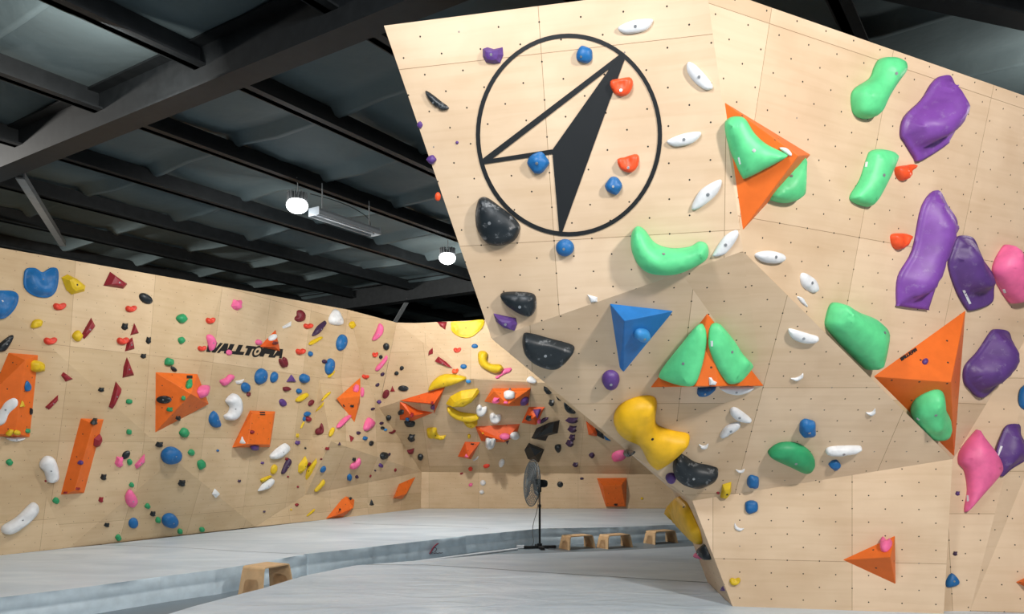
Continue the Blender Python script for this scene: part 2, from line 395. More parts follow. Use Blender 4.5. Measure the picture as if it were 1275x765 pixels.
# both far mats meet along a joint running back to the wall
wj = atz(118, 679.6); sj = [xy(367, 690.2), xy(300, 686.8), xy(233, 682.8), xy(160, 679.8), g3(wj)]
far1 = mat_slab('crash_mat', A_+sj+[g3(v['g']), g3(v['f']), g3(v['f']+EXT)], .3, range(0, 6), 'long grey vinyl crash mat at the left, behind the nearest bench')
far2 = mat_slab('crash_mat', B_+[(i3.x, i3.y), (i_.x, i_.y), g3(v['h'])]+sj[::-1], .3, range(0, 8), 'grey vinyl crash mat with red mark, under the back wall behind the fan')
ne = [(120, 800), (170, 780), (208, 765), (241, 755), (302, 739), (326, 733), (363, 721.6), (383.5, 716), (440, 704.5), (507, 699), (560, 695), (610, 690.5), (655, 689.5), (760, 686), (850, 681), (905, 677)]
sm = (440, 704.5)
Nn = [xy(*p) for p in ne]
near1 = mat_slab('crash_mat', [(-3.3, -1.0)]+Nn+[(4.4, 12.3), (6.5, 7.6), (6.5, -1.0)], .297, range(0, 17), 'pale grey foreground crash mat with curved edge, under the logo wall', wr=.006)
def seam(px_pts, z, parent, wd=.016):
    o0 = parent.location; bm = bmesh.new(); rows = []
    P3 = [atz(*p, z) for p in px_pts]
    for i, p in enumerate(P3):
        d = (P3[min(i+1, len(P3)-1)]-P3[max(i-1, 0)]).normalized(); s = Vector((-d.y, d.x, 0))*wd
        rows.append([bm.verts.new(Vector((p.x+s.x*f, p.y+s.y*f, z+.002))-Vector((o0.x, o0.y, 0))) for f in (-1, 1)])
    for a, c in zip(rows, rows[1:]): bm.faces.new((a[0], a[1], c[1], c[0]))
    bm_obj('seam', bm, SEAM, parent)
seam([(452, 703.5), (530, 704), (600, 708), (680, 713.5), (760, 718.5), (830, 723), (881, 725.8)], .297, near1, .012)
seam([(118, 678.9), (160, 679.8), (233, 682.8), (300, 686.8), (367, 690.2), (383, 690.4)], .3, far2, .008)
seam([(440, 652.6), (520, 654.5), (609, 658.2)], .3, far2, .012)
# logo mark on the skirt of the far mat: dark red swoosh with small grey script
RED = paint('dark red print', '7c1230', .5); GREYP = paint('grey print', '5e5866', .5)
lg = empty('mat_emblem', atz(541, 690, .1)); tag(lg, 'small dark red swoosh with grey script on the mat side', 'emblem')
def skirt_pt(px, py):
    a = Vector((*xy(521, 674.7), 0)); c = Vector((*xy(580, 667.5), 0)); pl = plane(a, c, a+Vector((0, 0, 1)))
    q = hit(px, py, pl); return q + (EYE-q).normalized()*.05
for name, pts, r, mt in (('swoosh', [(535, 690), (538, 685), (541, 680), (545.5, 677)], .011, RED), ('swoosh', [(541, 682), (544, 683), (543, 686), (541, 688)], .006, GREYP),
                   ('script', [(537, 690), (539, 688), (541, 690), (543, 688.5), (545, 690), (547, 688.3), (549, 689.5), (551, 688.5)], .006, GREYP)):
    c = curve_obj(name, [skirt_pt(*p)-lg.location for p in pts], r, mt, lg)
tag(curve_obj('cable_cover', [atz(x, y, .02) for x, y in ((507, 701.5), (560, 694.5), (610, 688.3), (644, 684))], .02, WHITE), 'white cable cover along the foot of the far mat', 'cable cover')
# ------------------------------------------------------------------ painted marks on the walls
def decal(polys, mat, name, parent, org, lift=.004, thick=.004):
    """polys: outlines in photo pixels (optionally with a hole), laid on the wall and given a real film thickness"""
    bm = bmesh.new()
    for poly in polys:
        outer, inner = poly if isinstance(poly, tuple) else (poly, None)
        def on(p):
            c = cast(*p)
            return c[0]+c[1]*lift - org
        a = [bm.verts.new(on(p)) for p in outer]
        if inner is None:
            f = bm.faces.new(a); f.normal_update()
            r = bmesh.ops.triangulate(bm, faces=[f])
        else:
            c = [bm.verts.new(on(p)) for p in inner]; n = len(a)
            for i in range(n): bm.faces.new((a[i], a[(i+1) % n], c[(i+1) % n], c[i]))
    bmesh.ops.recalc_face_normals(bm, faces=bm.faces)
    o = bm_obj(name, bm, mat, parent)
    md = o.modifiers.new('film', 'SOLIDIFY'); md.thickness = thick; md.offset = 0
    return o
lo = cast(708, 168)[0]
logo = empty('compass_logo', lo); tag(logo, 'large black circle and arrow logo painted on the upper jutting wall', 'logo')
def ell(cx, cy, rx, ry, n=72): return [(cx+rx*math.cos(2*math.pi*i/n), cy+ry*math.sin(2*math.pi*i/n)) for i in range(n)]
decal([(ell(708.5, 168, 115.8, 126.2), ell(708.5, 168, 110.6, 121))], BLACK, 'ring', logo, lo)
decal([[(774, 66), (778.5, 72), (699.5, 291), (696.5, 291), (687.6, 187), (760, 84.5)]], BLACK, 'arrow_blade', logo, lo)
decal([[(774, 66), (769, 78), (606, 203.5), (600, 202.5), (602, 197)]], BLACK, 'thin_bar', logo, lo, lift=.0045)
decal([[(601, 199.5), (687.5, 186), (689, 191.5), (602, 204.5)]], BLACK, 'short_bar', logo, lo, lift=.005)
# block lettering; glyph polygons in a unit cell (x right, y down), slanted
GL = {'W': [[(0, 0), (.2, 0), (.27, .6), (.4, 0), (.6, 0), (.68, .6), (.8, 0), (1, 0), (.8, 1), (.56, 1), (.5, .5), (.42, 1), (.17, 1)]],
      'A': [[(.32, 0), (.72, 0), (1, 1), (.74, 1), (.69, .78), (.34, .78), (.26, 1), (0, 1)]],
      'L': [[(.05, 0), (.5, 0), (.5, .68), (.98, .68), (.98, 1), (.05, 1)]],
      'T': [[(0, 0), (1, 0), (1, .27), (.72, .3), (.72, 1), (.28, 1), (.28, .3), (0, .27)]],
      'P': [[(.05, 0), (.95, 0), (.95, .66), (.46, .66), (.46, 1), (.05, 1)]],
      'I': [[(.12, 0), (.88, 0), (.88, 1), (.12, 1)]]}
def lettering(quad, parent, org, mat, text='WALLTOPIA', slant=.45, widths=None, ring=True, name='letter'):
    (x0, y0), (x1, y1), (x2, y2), (x3, y3) = quad   # tl tr br bl
    def q(s, t):
        s += slant*(.5-t)*.11
        return (x0*(1-s)*(1-t)+x1*s*(1-t)+x2*s*t+x3*(1-s)*t, y0*(1-s)*(1-t)+y1*s*(1-t)+y2*s*t+y3*(1-s)*t)
    wd = widths or {'W': 1.5, 'I': .55}
    tot = sum(wd.get(c, 1) for c in text); x = 0
    for c in text:
        cw = wd.get(c, 1)/tot; pad = .001
        if c == 'O':
            o = [q(x+cw*.5+cw*.55*math.cos(a), .5+.62*math.sin(a)) for a in [2*math.pi*i/20 for i in range(20)]]
            n_ = [q(x+cw*.5+cw*.37*math.cos(a), .5+.42*math.sin(a)) for a in [2*math.pi*i/20 for i in range(20)]]
            d_ = [q(x+cw*.5+cw*.14*math.cos(a), .5+.17*math.sin(a)) for a in [2*math.pi*i/10 for i in range(10)]]
            decal([(o, n_), d_], mat, name, parent, org)
        else:
            decal([[q(x+cw*(.5+(px-.5)*1.14), py) for px, py in g] for g in GL[c]], mat, name, parent, org)
        x += cw
lo2 = cast(304, 437)[0]
lt = empty('wall_lettering', lo2); tag(lt, 'bold black slanted wall lettering partly hidden by a small orange triangle', 'lettering')
lettering([(258.5, 425.6), (352.5, 435), (352, 446.6), (257, 438.4)], lt, lo2, BLACK)
# ------------------------------------------------------------------ holds
Zn = {'Z1': (0, 300, 3.823), 'Z2': (0, 480, 3.477), 'C0': (0, 400, 4.78), 'Z3': (180, 340, 4.78), 'Z4': (180, 480, 4.25), 'Z5': (340, 360, 4.78),
      'Z6': (340, 500, 4.78), 'Y5': (340, 440, 6.375), 'C1': (460, 470, 5.4625), 'B1': (460, 380, 5.4625), 'C2': (580, 440, 5.4625), 'B3': (560, 500, 4.78), 'B4': (700, 500, 3.825),
      'C6': (800, 580, 4.135), 'PA': (470, 0, 2.551), 'D8': (470, 80, 3.19), 'PC': (860, 0, 2.55), 'PB': (600, 250, 3.061), 'E7': (800, 370, 5.883), 'P5': (750, 460, 2.508),
      'P6': (1000, 460, 2.509), 'F5': (880, 110, 4.026), 'G1': (1075, 80, 4.25), 'G2': (1090, 220, 4.25), 'H3': (1075, 380, 3.825), 'P4': (900, 280, 2.733), 'I4': (1155, 500, 2.883)}
def zp(z, pts): ox, oy, s = Zn[z]; return [(ox+x/s, oy+y/s) for x, y in pts]
ITEMS = []   # for labelling
def frame_at(px, py):
    c = cast(px, py)
    if c is None: return None
    loc, n, _ = c
    up = Vector((0, 0, 1)); e2 = (up-n*up.dot(n)).normalized() if abs(n.z) < .97 else Vector((0, 1, 0)); e1 = e2.cross(n).normalized()
    return loc, n, Matrix((e1, e2, n)).transposed()
def catmull(pts, n):
    m = len(pts); per = max(1, round(n/m)); out = []
    for i in range(m):
        p0, p1, p2, p3 = (Vector(pts[(i+k-1) % m]) for k in range(4))
        for j in range(per):
            t = j/per
            out.append(.5*((2*p1)+(p2-p0)*t+(2*p0-5*p1+4*p2-p3)*t*t+(3*p1-p0-3*p2+p3)*t**3))
    return out
PROF = {'dome': [(1, -.03), (1, .14), (.965, .36), (.88, .60), (.74, .79), (.56, .91), (.36, .97), (.16, 1), (0, 1)],
        'low': [(1, -.03), (1, .2), (.97, .45), (.9, .7), (.78, .88), (.6, .97), (.3, 1), (0, 1)],
        'rim': [(1, -.03), (1, .12), (.985, .17), (.93, .19), (.90, .26), (.80, .55), (.66, .78), (.48, .92), (.26, .99), (0, 1)],
        'facet': [(1, -.03), (1, .12), (.62, .86), (.3, 1), (0, 1)]}
BV_ALL = None
def hold(pts, colour, shape='angular', k=.62, prof='dome', n=None, dent=(), cut=None, bolt=None, label=None, rough=.0, mat=None, name='climbing_hold', hole=None, at=None, zone=None, cat='climbing hold', nolabel=False):
    cx = sum(p[0] for p in pts)/len(pts); cy = sum(p[1] for p in pts)/len(pts)
    fr = frame_at(*(at or (cx, cy)))
    if fr is None: print('MISS', colour, shape, cx, cy); return None
    loc, nn, R = fr; pl = (nn, nn.dot(loc)); Ri = R.transposed()
    p2 = []
    for p in pts:
        q = Ri @ (hit(p[0], p[1], pl)-loc); p2.append(Vector((q.x, q.y)))
    size_px = max(max(p[0] for p in pts)-min(p[0] for p in pts), max(p[1] for p in pts)-min(p[1] for p in pts))
    big = size_px > 30
    if prof != 'facet': p2s = catmull(p2, n or (64 if size_px > 70 else 36 if big else 20))
    else: p2s = p2
    m_ = len(p2s)
    ar2 = sum(p2s[i].x*p2s[(i+1) % m_].y-p2s[(i+1) % m_].x*p2s[i].y for i in range(m_))/2
    if ar2 < 0: p2s = p2s[::-1]
    ar = abs(ar2); c = sum(p2s, Vector((0, 0)))/m_
    per = sum((p2s[i]-p2s[(i+1) % m_]).length for i in range(m_))
    wd = min(2*math.sqrt(ar/math.pi), 4*ar/per*1.25); h = k*wd*.5*1.1; sc_ = loc.y/FPX
    bm = bmesh.new()
    def extra(q, z, w_=1.0):
        if rough: z *= 1+rough*noise.noise(Vector((q.x*25, q.y*25, cx)))*1.2
        for (dx, dy, dr, da) in dent:
            dq = Ri @ (hit(dx, dy, pl)-loc)
            z += h*da*math.exp(-((q.x-dq.x)**2+(q.y-dq.y)**2)/(dr*sc_)**2)*w_
        if cut:
            a = Ri @ (hit(cut[0], cut[1], pl)-loc); e = Ri @ (hit(cut[2], cut[3], pl)-loc); d = Vector((e.x-a.x, e.y-a.y)).normalized()
            side = (q.x-a.x)*d.y-(q.y-a.y)*d.x
            if side > 0: z = max(h*.17, z*(1-min(1, side/(cut[4]*sc_))))
        return max(z, h*.1)
    if prof == 'facet':
        rings = []
        for s, hh in PROF['facet']:
            rings.append([bm.verts.new(((c+(p-c)*s).x, (c+(p-c)*s).y, hh*h if s > .7 else extra(c+(p-c)*s, hh*h))) for p in p2s])
        for a, b_ in zip(rings, rings[1:]):
            for i in range(m_): bm.faces.new((a[i], a[(i+1) % m_], b_[(i+1) % m_], b_[i]))
        bm.faces.new(rings[-1]); bm.faces.new(rings[0][::-1])
    else:
        segs = [(p2s[i], p2s[(i+1) % m_]) for i in range(m_)]
        segd = [(a, b_-a, max((b_-a).length_squared, 1e-12)) for a, b_ in segs]
        def dist(q):
            best = 1e9
            for a, d, L2 in segd:
                w_ = q-a; t = w_.dot(d)/L2; t = 0 if t < 0 else 1 if t > 1 else t
                e = (w_-d*t).length_squared
                if e < best: best = e
            return math.sqrt(best)
        def ins(q):
            r_ = False
            for a, b_ in segs:
                if (a.y > q.y) != (b_.y > q.y) and q.x < (b_.x-a.x)*(q.y-a.y)/(b_.y-a.y)+a.x: r_ = not r_
            return r_
        R_ = wd*.5; g = wd/(15 if size_px > 70 else 10 if big else 6)
        pts2 = list(p2s); ds = [0.0]*m_
        nrm = []
        for i in range(m_):
            t = (p2s[(i+1) % m_]-p2s[i-1]).normalized(); nrm.append(Vector((-t.y, t.x)))
        lay = ((.05, .16, .34) if prof != 'rim' else (.07, .12, .3)) if big else (.14,)
        for f_ in lay:
            for i in range(0, m_):
                q = p2s[i]+nrm[i]*(f_*R_)
                dq = dist(q) if ins(q) else 0
                if dq > f_*R_*.8: pts2.append(q); ds.append(dq)
        x0 = min(p.x for p in p2s); x1 = max(p.x for p in p2s); y0 = min(p.y for p in p2s); y1 = max(p.y for p in p2s)
        yy = y0+g*.5; row = 0
        while yy < y1:
            xx = x0+(g*.5 if row % 2 else g*.25)
            while xx < x1:
                q = Vector((xx, yy))
                if ins(q):
                    dq = dist(q)
                    if dq > R_*(lay[-1]+.08): pts2.append(q); ds.append(dq)
                xx += g
            yy += g*.87; row += 1
        edges = [(i, (i+1) % m_) for i in range(m_)]
        ov, oe, of, ovo, _, _ = delaunay_2d_cdt(pts2, edges, [], 1, 1e-6)
        dm = max(ds) or R_
        rw = .09*R_
        def hgt(d):
            if prof == 'rim':
                if d < rw: return .15
                t = min(1, (d-rw)/(dm*.95-rw)); return .17+.83*(math.sin(t*math.pi/2))**.9
            t = min(1, d/dm)
            if prof == 'low': t = min(1, t*1.5)
            return .13+.87*math.sqrt(max(0, 1-(1-t)**2.0))
        zs = []
        for k_, q in enumerate(ov):
            src = ovo[k_][0] if ovo[k_] else 0
            d = ds[src] if ovo[k_] else 0
            zs.append(hgt(d)*h)
        nb = [[] for _ in ov]
        for a, b_ in oe: nb[a].append(b_); nb[b_].append(a)
        bd = [bool(ovo[k_]) and ovo[k_][0] < m_ for k_ in range(len(ov))]
        dd = [ds[ovo[k_][0]] if ovo[k_] else 0 for k_ in range(len(ov))]
        for _ in range(3 if big else 1):
            z2 = zs[:]
            for k_ in range(len(ov)):
                if not bd[k_] and dd[k_] > .3*dm: z2[k_] = .4*zs[k_]+.6*sum(zs[n__] for n__ in nb[k_])/len(nb[k_])
            zs = z2
        V_ = [bm.verts.new((q.x, q.y, zs[k_] if bd[k_] else extra(q, zs[k_], min(1, dd[k_]/(dm*.5))))) for k_, q in enumerate(ov)]
        for t in of: bm.faces.new([V_[i] for i in t])
        loop = {ovo[k_][0]: k_ for k_ in range(len(ov)) if bd[k_]}
        ks = [loop[i] for i in range(m_) if i in loop]
        low = [bm.verts.new((ov[i].x, ov[i].y, -.03*h)) for i in ks]
        for i in range(len(ks)):
            j_ = (i+1) % len(ks); bm.faces.new((low[i], low[j_], V_[ks[j_]], V_[ks[i]]))
        bm.faces.new(low[::-1])
    o = bm_obj(name, bm, mat or HM[colour], None, smooth=prof != 'facet')
    o.matrix_world = Matrix.Translation(loc) @ R.to_4x4()
    if bolt or (bolt is None and size_px > 17):
        bx, by = bolt if bolt else (cx, cy)
        q = Ri @ (hit(bx, by, pl)-loc)
        # seat the bolt on the surface under it
        me = o.data; t_ = BVHTree.FromPolygons([v_.co for v_ in me.vertices], [p_.vertices for p_ in me.polygons])
        hh_ = t_.ray_cast(Vector((q.x, q.y, 2)), Vector((0, 0, -1)))
        if hh_[0] is not None:
            r_ = min(.012, wd*.075); bb = bmesh.new(); nz_ = hh_[1] if hh_[1].z > 0 else -hh_[1]
            add_tube(bb, hh_[0]-nz_*.004, hh_[0]+nz_*.0022, r_, 12)
            add_tube(bb, hh_[0], hh_[0]+nz_*.0035, r_*.5, 6)
            bm_obj('bolt', bb, BOLTD if colour in ('yellow', 'golden yellow') else BOLT, o)
    ITEMS.append(dict(o=o, c=colour, s=shape, x=cx, y=cy, size=size_px, label=label, cat=cat, host=None, loc=loc))
    return o
def _ell(cx, cy, w_, h_, ang=0, n=10, irr=.0):
    a = math.radians(ang); out = []
    for i in range(n):
        t = 2*math.pi*i/n; r = 1+irr*math.sin(i*2.3+cx)*1.0
        x, y = w_/2*math.cos(t)*r, h_/2*math.sin(t)*r
        out.append((cx+x*math.cos(a)-y*math.sin(a), cy+x*math.sin(a)+y*math.cos(a)))
    return out
def rot(cx, cy, w_, h_, ang, tpl):
    a = math.radians(ang)
    return [(cx+(x*w_/2)*math.cos(a)-(y*h_/2)*math.sin(a), cy+(x*w_/2)*math.sin(a)+(y*h_/2)*math.cos(a)) for x, y in tpl]
JUG = [(-1, -.4), (-.7, -.9), (-.25, -.8), (.05, -.62), (.35, -.85), (.8, -.95), (1, -.4), (.85, .25), (.45, .8), (-.2, 1), (-.75, .75), (-1, .15)]
TRI = [(0, -1), (.35, -.1), (1, .85), (.3, 1), (-.9, .95), (-.45, .1)]
ROC = [(-.5, -1), (.3, -.8), (1, -.9), (.75, 0), (1, .6), (.2, 1), (-.55, .75), (-1, .2), (-.7, -.4)]
def H(z, kind, col, cx, cy, w_, h_, ang=0, **kw):
    if kind == 'j': pts = rot(cx, cy, w_, h_, ang, JUG); kw.setdefault('k', .9); sh = 'two-lobed'
    elif kind == 't': pts = rot(cx, cy, w_, h_, ang, TRI); kw.setdefault('prof', 'facet'); kw.setdefault('k', .8); sh = 'triangular'
    elif kind == 'p': pts = rot(cx, cy, w_, h_, ang, ROC); kw.setdefault('prof', 'facet'); kw.setdefault('k', .8); sh = 'jagged'
    elif kind == 'e': pts = _ell(cx, cy, w_, h_, ang, 12); sh = 'oval'
    elif kind == 's': pts = _ell(cx, cy, w_, h_, ang, 12); kw.setdefault('k', .9); sh = 'round'
    else: pts = _ell(cx, cy, w_, h_, ang, 10, .09); kw.setdefault('k', .85); kw.setdefault('rough', .25); sh = 'lumpy'
    pz = zp(z, pts)
    if kind == 'j':
        s_ = Zn[z][2]; c0 = zp(z, [(cx+.05*w_, cy-.22*h_)])[0]; kw.setdefault('dent', [(c0[0], c0[1], .22*w_/s_, -.75)])
    return hold(pz, col, sh, **kw)
def O(z, col, shape, pts, **kw):
    if 'dent' in kw: kw['dent'] = [(*zp(z, [d[:2]])[0], d[2], d[3]) for d in kw['dent']]
    if 'bolt' in kw and kw['bolt']: kw['bolt'] = zp(z, [kw['bolt']])[0]
    if 'at' in kw: kw['at'] = zp(z, [kw['at']])[0]
    if 'cut' in kw: a = zp(z, [kw['cut'][:2], kw['cut'][2:4]]); kw['cut'] = (*a[0], *a[1], kw['cut'][4])
    if kw.get('prof') == 'facet': kw.setdefault('k', .7)
    return hold(zp(z, pts), col, shape, **kw)
# ------------------------------------------------------------------ volumes
VOLS = []
def volume(z, base, tops, faces, mat, label, at=None, name='climbing_volume', group='painted plywood volumes'):
    """base: outline pixels on the wall; tops: (px,py,height) raised corners; faces: index lists (base first, then tops)"""
    bp_ = zp(z, base); cx = sum(p[0] for p in bp_)/len(bp_); cy = sum(p[1] for p in bp_)/len(bp_)
    loc, nn, R = frame_at(*(zp(z, [at])[0] if at else (cx, cy))); pl = (nn, nn.dot(loc)-.004); Ri = R.transposed()
    vs = [Ri @ (hit(p[0], p[1], pl)-loc) for p in bp_]
    for (x, y, h) in tops:
        q = zp(z, [(x, y)])[0]; vs.append(Ri @ (hit(q[0], q[1], (nn, nn.dot(loc)+h))-loc))
    fs = [list(f) for f in faces]+[list(range(len(base)))[::-1]]
    me = bpy.data.meshes.new(name); me.from_pydata(vs, [], fs); me.update()
    bm = bmesh.new(); bm.from_mesh(me); bmesh.ops.recalc_face_normals(bm, faces=bm.faces)
    bmesh.ops.bevel(bm, geom=[e for e in bm.edges if e.calc_length() > .05], offset=.004, segments=1, affect='EDGES')
    bm.to_mesh(me); bm.free()
    uvl = me.uv_layers.new(name='UVMap')
    for p in me.polygons: uv_face(me, p, uvl, Vector((0, 0, 0)))
    o = link(name, me, None, mat); o.matrix_world = Matrix.Translation(loc) @ R.to_4x4(); tag(o, label, 'climbing volume', group)
    CAST.append(([o.matrix_world @ v_.co for v_ in me.vertices], [list(p.vertices) for p in me.polygons]))
    VOLS.append((o, cx, cy, bp_)); return o
V = volume
V('C0', [(50, 188), (228, 203), (178, 692), (-190, 690), (-190, 560), (0, 305)], [(150, 232, .2), (90, 668, .2)], [(0, 1, 6), (1, 2, 7, 6), (2, 3, 7), (3, 4, 7), (4, 5, 6, 7), (5, 0, 6)], OR, 'tall orange volume cut by the left edge of the photo', at=(60, 400))
V('Z2', [(348, 143), (450, 147), (365, 467), (262, 474)], [(404, 166, .16), (322, 458, .16)], [(0, 1, 4), (1, 2, 5, 4), (2, 3, 5), (3, 0, 4, 5)], OR, 'tall leaning orange slab volume low on the left wall')
V('Z4', [(57, -70), (280, -60), (340, 100), (55, 252)], [(245, 45, .42)], [(0, 1, 4), (1, 2, 4), (2, 3, 4), (3, 0, 4)], OR, 'square orange pyramid volume below left of the black lettering')
V('Z4', [(558, 133), (692, 138), (664, 328), (462, 330)], [(570, 150, .10), (680, 150, .06), (662, 314, .20), (545, 312, .24)], [(0, 1, 5, 4), (1, 2, 6, 5), (2, 3, 7, 6), (3, 0, 4, 7), (4, 5, 6, 7)], OR, 'slanted orange box volume in the middle of the left wall')
V('Z3', [(780, 336), (808, 468), (680, 440)], [(773, 438, .13)], [(0, 1, 3), (1, 2, 3), (2, 0, 3)], ORD, 'small orange triangle volume covering the end of the lettering')
V('Y5', [(693, 192), (503, 362), (645, 553), (690, 400)], [(690, 340, .24)], [(0, 1, 4), (1, 2, 4), (2, 3, 4), (3, 0, 4)], OR, 'orange pyramid volume standing on its tip near the back left corner')
V('Z6', [(428, 556), (485, 583), (478, 632), (418, 690), (312, 700)], [(478, 636, .16), (392, 674, .16)], [(0, 1, 5), (1, 2, 5), (2, 3, 6, 5), (3, 4, 6), (4, 0, 5, 6)], OR, 'low orange wedge volume at the foot of the left wall')
V('Z6', [(850, 447), (795, 553), (765, 582), (715, 578), (750, 490)], [(790, 553, .12), (722, 572, .14)], [(0, 1, 5), (1, 2, 5), (2, 3, 6, 5), (3, 4, 6), (4, 0, 5, 6)], OR, 'orange kite-shaped volume low beside the back left corner')
V('C1', [(205, 158), (515, 65), (440, 250), (430, 186), (235, 166)], [(440, 180, .28), (300, 168, .12)], [(0, 1, 5, 6), (1, 2, 5), (2, 3, 5), (3, 4, 6, 5), (4, 0, 6)], ORD, 'upper half of the orange volume pair that frames bare plywood', at=(360, 150))
V('C1', [(205, 166), (238, 172), (330, 222), (438, 240), (300, 296), (205, 291)], [(285, 262, .26)], [(0, 1, 6), (1, 2, 6), (2, 3, 6), (3, 4, 6), (4, 5, 6), (5, 0, 6)], ORD, 'lower half of the orange volume pair that frames bare plywood')
V('C2', [(180, 240), (442, 237), (425, 357), (285, 362), (125, 330)], [(192, 260, .16), (415, 258, .16), (285, 350, .34)], [(0, 1, 6, 5), (1, 2, 6), (2, 3, 7, 6), (3, 4, 7), (4, 0, 5), (4, 5, 7), (5, 6, 7)], OR, 'wide orange volume with a bright inset triangle, topmost on the back overhang')
V('C2', [(62, 498), (370, 480), (345, 560), (262, 608), (105, 600)], [(262, 600, .30), (130, 560, .22)], [(0, 1, 5, 6), (1, 2, 5), (2, 3, 5), (3, 4, 6, 5), (4, 0, 6)], ORD, 'wide flat-topped orange volume in the centre of the back overhang')
V('C1', [(650, 437), (755, 440), (690, 560), (600, 540)], [(672, 545, .26)], [(0, 1, 4), (1, 2, 4), (2, 3, 4), (3, 0, 4)], ORD, 'lowest deep orange diamond volume on the back overhang')
V('C2', [(428, 365), (540, 365), (480, 490), (378, 475)], [(462, 440, .22)], [(0, 1, 4), (1, 2, 4), (2, 3, 4), (3, 0, 4)], ORD, 'small orange diamond volume just above the black angular volumes')
V('B4', [(112, 92), (157, 127), (175, 150), (163, 168), (125, 160)], [(150, 150, .15)], [(0, 1, 5), (1, 2, 5), (2, 3, 5), (3, 4, 5), (4, 0, 5)], ORD, 'orange volume half hidden behind the edge of the jutting wall')
V('B4', [(165, 366), (308, 364), (304, 502), (208, 502)], [(194, 402, .42), (282, 400, .42), (300, 500, .1), (210, 501, .1)], [(0, 1, 5, 4), (1, 2, 6, 5), (2, 3, 7, 6), (3, 0, 4, 7), (4, 5, 6, 7)], OR, 'lone upright orange volume at the foot of the back wall')
V('PB', [(487, 392), (732, 420), (718, 440), (540, 657), (525, 640)], [(543, 458, .19)], [(0, 1, 5), (1, 2, 5), (2, 3, 5), (3, 4, 5), (4, 0, 5)], BLV, 'bright blue triangular pyramid volume', group=None)
V('E7', [(475, 113), (893, 652), (55, 662)], [(395, 655, .24), (555, 654, .24)], [(0, 2, 3), (0, 3, 4), (0, 4, 1), (1, 4, 3, 2)], OR, 'orange triangle volume carrying two big green holds side by side')
V('F5', [(85, 68), (520, 333), (465, 400), (178, 715)], [(460, 338, .30)], [(0, 1, 4), (1, 2, 4), (2, 3, 4), (3, 0, 4)], OR, 'orange pyramid volume on the upper ridge holding two green holds', at=(250, 400))
V('H3', [(487, 22), (45, 340), (432, 725)], [(418, 367, .30)], [(0, 1, 3), (1, 2, 3), (2, 0, 3)], OR, 'biggest orange pyramid volume, beside the overhang edge at right')
V('P6', [(122, 596), (287, 520), (289, 673)], [(272, 587, .22)], [(0, 1, 3), (1, 2, 3), (2, 0, 3)], OR, 'small orange pyramid volume on the lower jutting wall')
V('I4', [(315, 650), (385, 615), (400, 690)], [(372, 650, .15)], [(0, 1, 3), (1, 2, 3), (2, 0, 3)], OR, 'orange volume tip at the bottom right edge of the photo')
BV = bvh()
# ------------------------------------------------------------------ the holds, wall by wall
Q = 'facet'
# left wall
O('Z1', 'blue', 'two-lobed', [(112, 165), (125, 132), (165, 130), (200, 150), (240, 128), (270, 135), (275, 180), (262, 240), (225, 270), (160, 262), (115, 225)], prof='rim', dent=[(200, 190, 9, -.5)], label='large blue two-lobed hold at the top of the left wall')
O('Z1', 'blue', 'two-lobed', [(-75, 240), (-30, 235), (0, 236), (60, 240), (85, 265), (70, 320), (20, 368), (-40, 365), (-80, 310)], prof='rim', dent=[(5, 290, 9, -.5)], label='large blue hold cut off by the left edge of the photo')
O('Z1', 'yellow', 'angular', [(292, 175), (320, 160), (365, 182), (405, 215), (400, 240), (340, 256), (315, 235)], prof=Q)
O('Z1', 'dark red', 'angular', [(523, 148), (604, 206), (585, 228), (492, 213)], prof=Q)
H('Z1', 'e', 'black', 692, 275, 70, 44, 35)
for a in ((282, 313, 58, 36), (622, 324, 50, 32), (238, 477, 60, 36), (583, 477, 54, 36)): H('Z1', 'j', 'red', *a)
H('Z1', 'b', 'yellow', 173, 395, 62, 40, -30)
H('Z1', 'b', 'yellow', 367, 453, 46, 52)
O('Z1', 'dark red', 'angular', [(433, 367), (452, 405), (400, 468), (386, 450)], prof=Q)
H('Z1', 'p', 'black', 592, 409, 32, 36)
O('Z1', 'dark red', 'triangular', [(638, 392), (660, 440), (620, 450)], prof=Q)
O('Z1', 'black', 'angular', [(-12, 500), (20, 470), (50, 450), (64, 455), (45, 495), (20, 525), (-12, 525)], prof='low')
H('Z1', 'p', 'black', 705, 475, 24, 36)
O('Z1', 'dark red', 'angular', [(628, 460), (638, 515), (594, 527), (605, 480)], prof=Q)
H('Z1', 'p', 'black', 681, 549, 28, 24)
O('Z1', 'dark red', 'triangular', [(603, 555), (636, 640), (583, 652), (588, 600)], prof=Q)
O('Z1', 'dark red', 'angular', [(302, 625), (347, 658), (312, 671), (290, 640)], prof=Q)
H('Z1', 'p', 'black', 481, 710, 28, 22)
O('C0', 'dark red', 'long angular', [(688, 360), (722, 405), (668, 523), (648, 510)], prof=Q)
for a in ((863, 370, 50, 44), (862, 474, 32, 34), (803, 577, 44, 40)): H('Z1', 'b', 'green', *a)
H('Z1', 'e', 'black', 826, 611, 34, 20, 40)
O('C0', 'dark red', 'long angular', [(345, 440), (345, 470), (290, 528), (268, 512)], prof=Q)
H('C0', 'b', 'yellow', 213, 268, 68, 75)
O('C0', 'blue', 'teardrop', [(162, 355), (183, 385), (175, 415), (150, 415), (148, 380)], k=.35)
O('C0', 'white', 'bone-shaped', [(0, 520), (30, 475), (80, 450), (110, 465), (108, 505), (60, 550), (30, 610), (-30, 625), (-30, 540)], k=.5)
H('C0', 't', 'yellow', 130, 492, 28, 40)
H('C0', 'p', 'black', 182, 538, 12, 44)
H('C0', 'b', 'yellow', 58, 665, 52, 36, -30); H('C0', 'b', 'yellow', 98, 664, 34, 32)
H('C0', 'p', 'green', 162, 654, 24, 30)
O('C0', 'white', 'half-round', [(38, 693), (145, 693), (132, 710), (90, 718), (55, 710)])
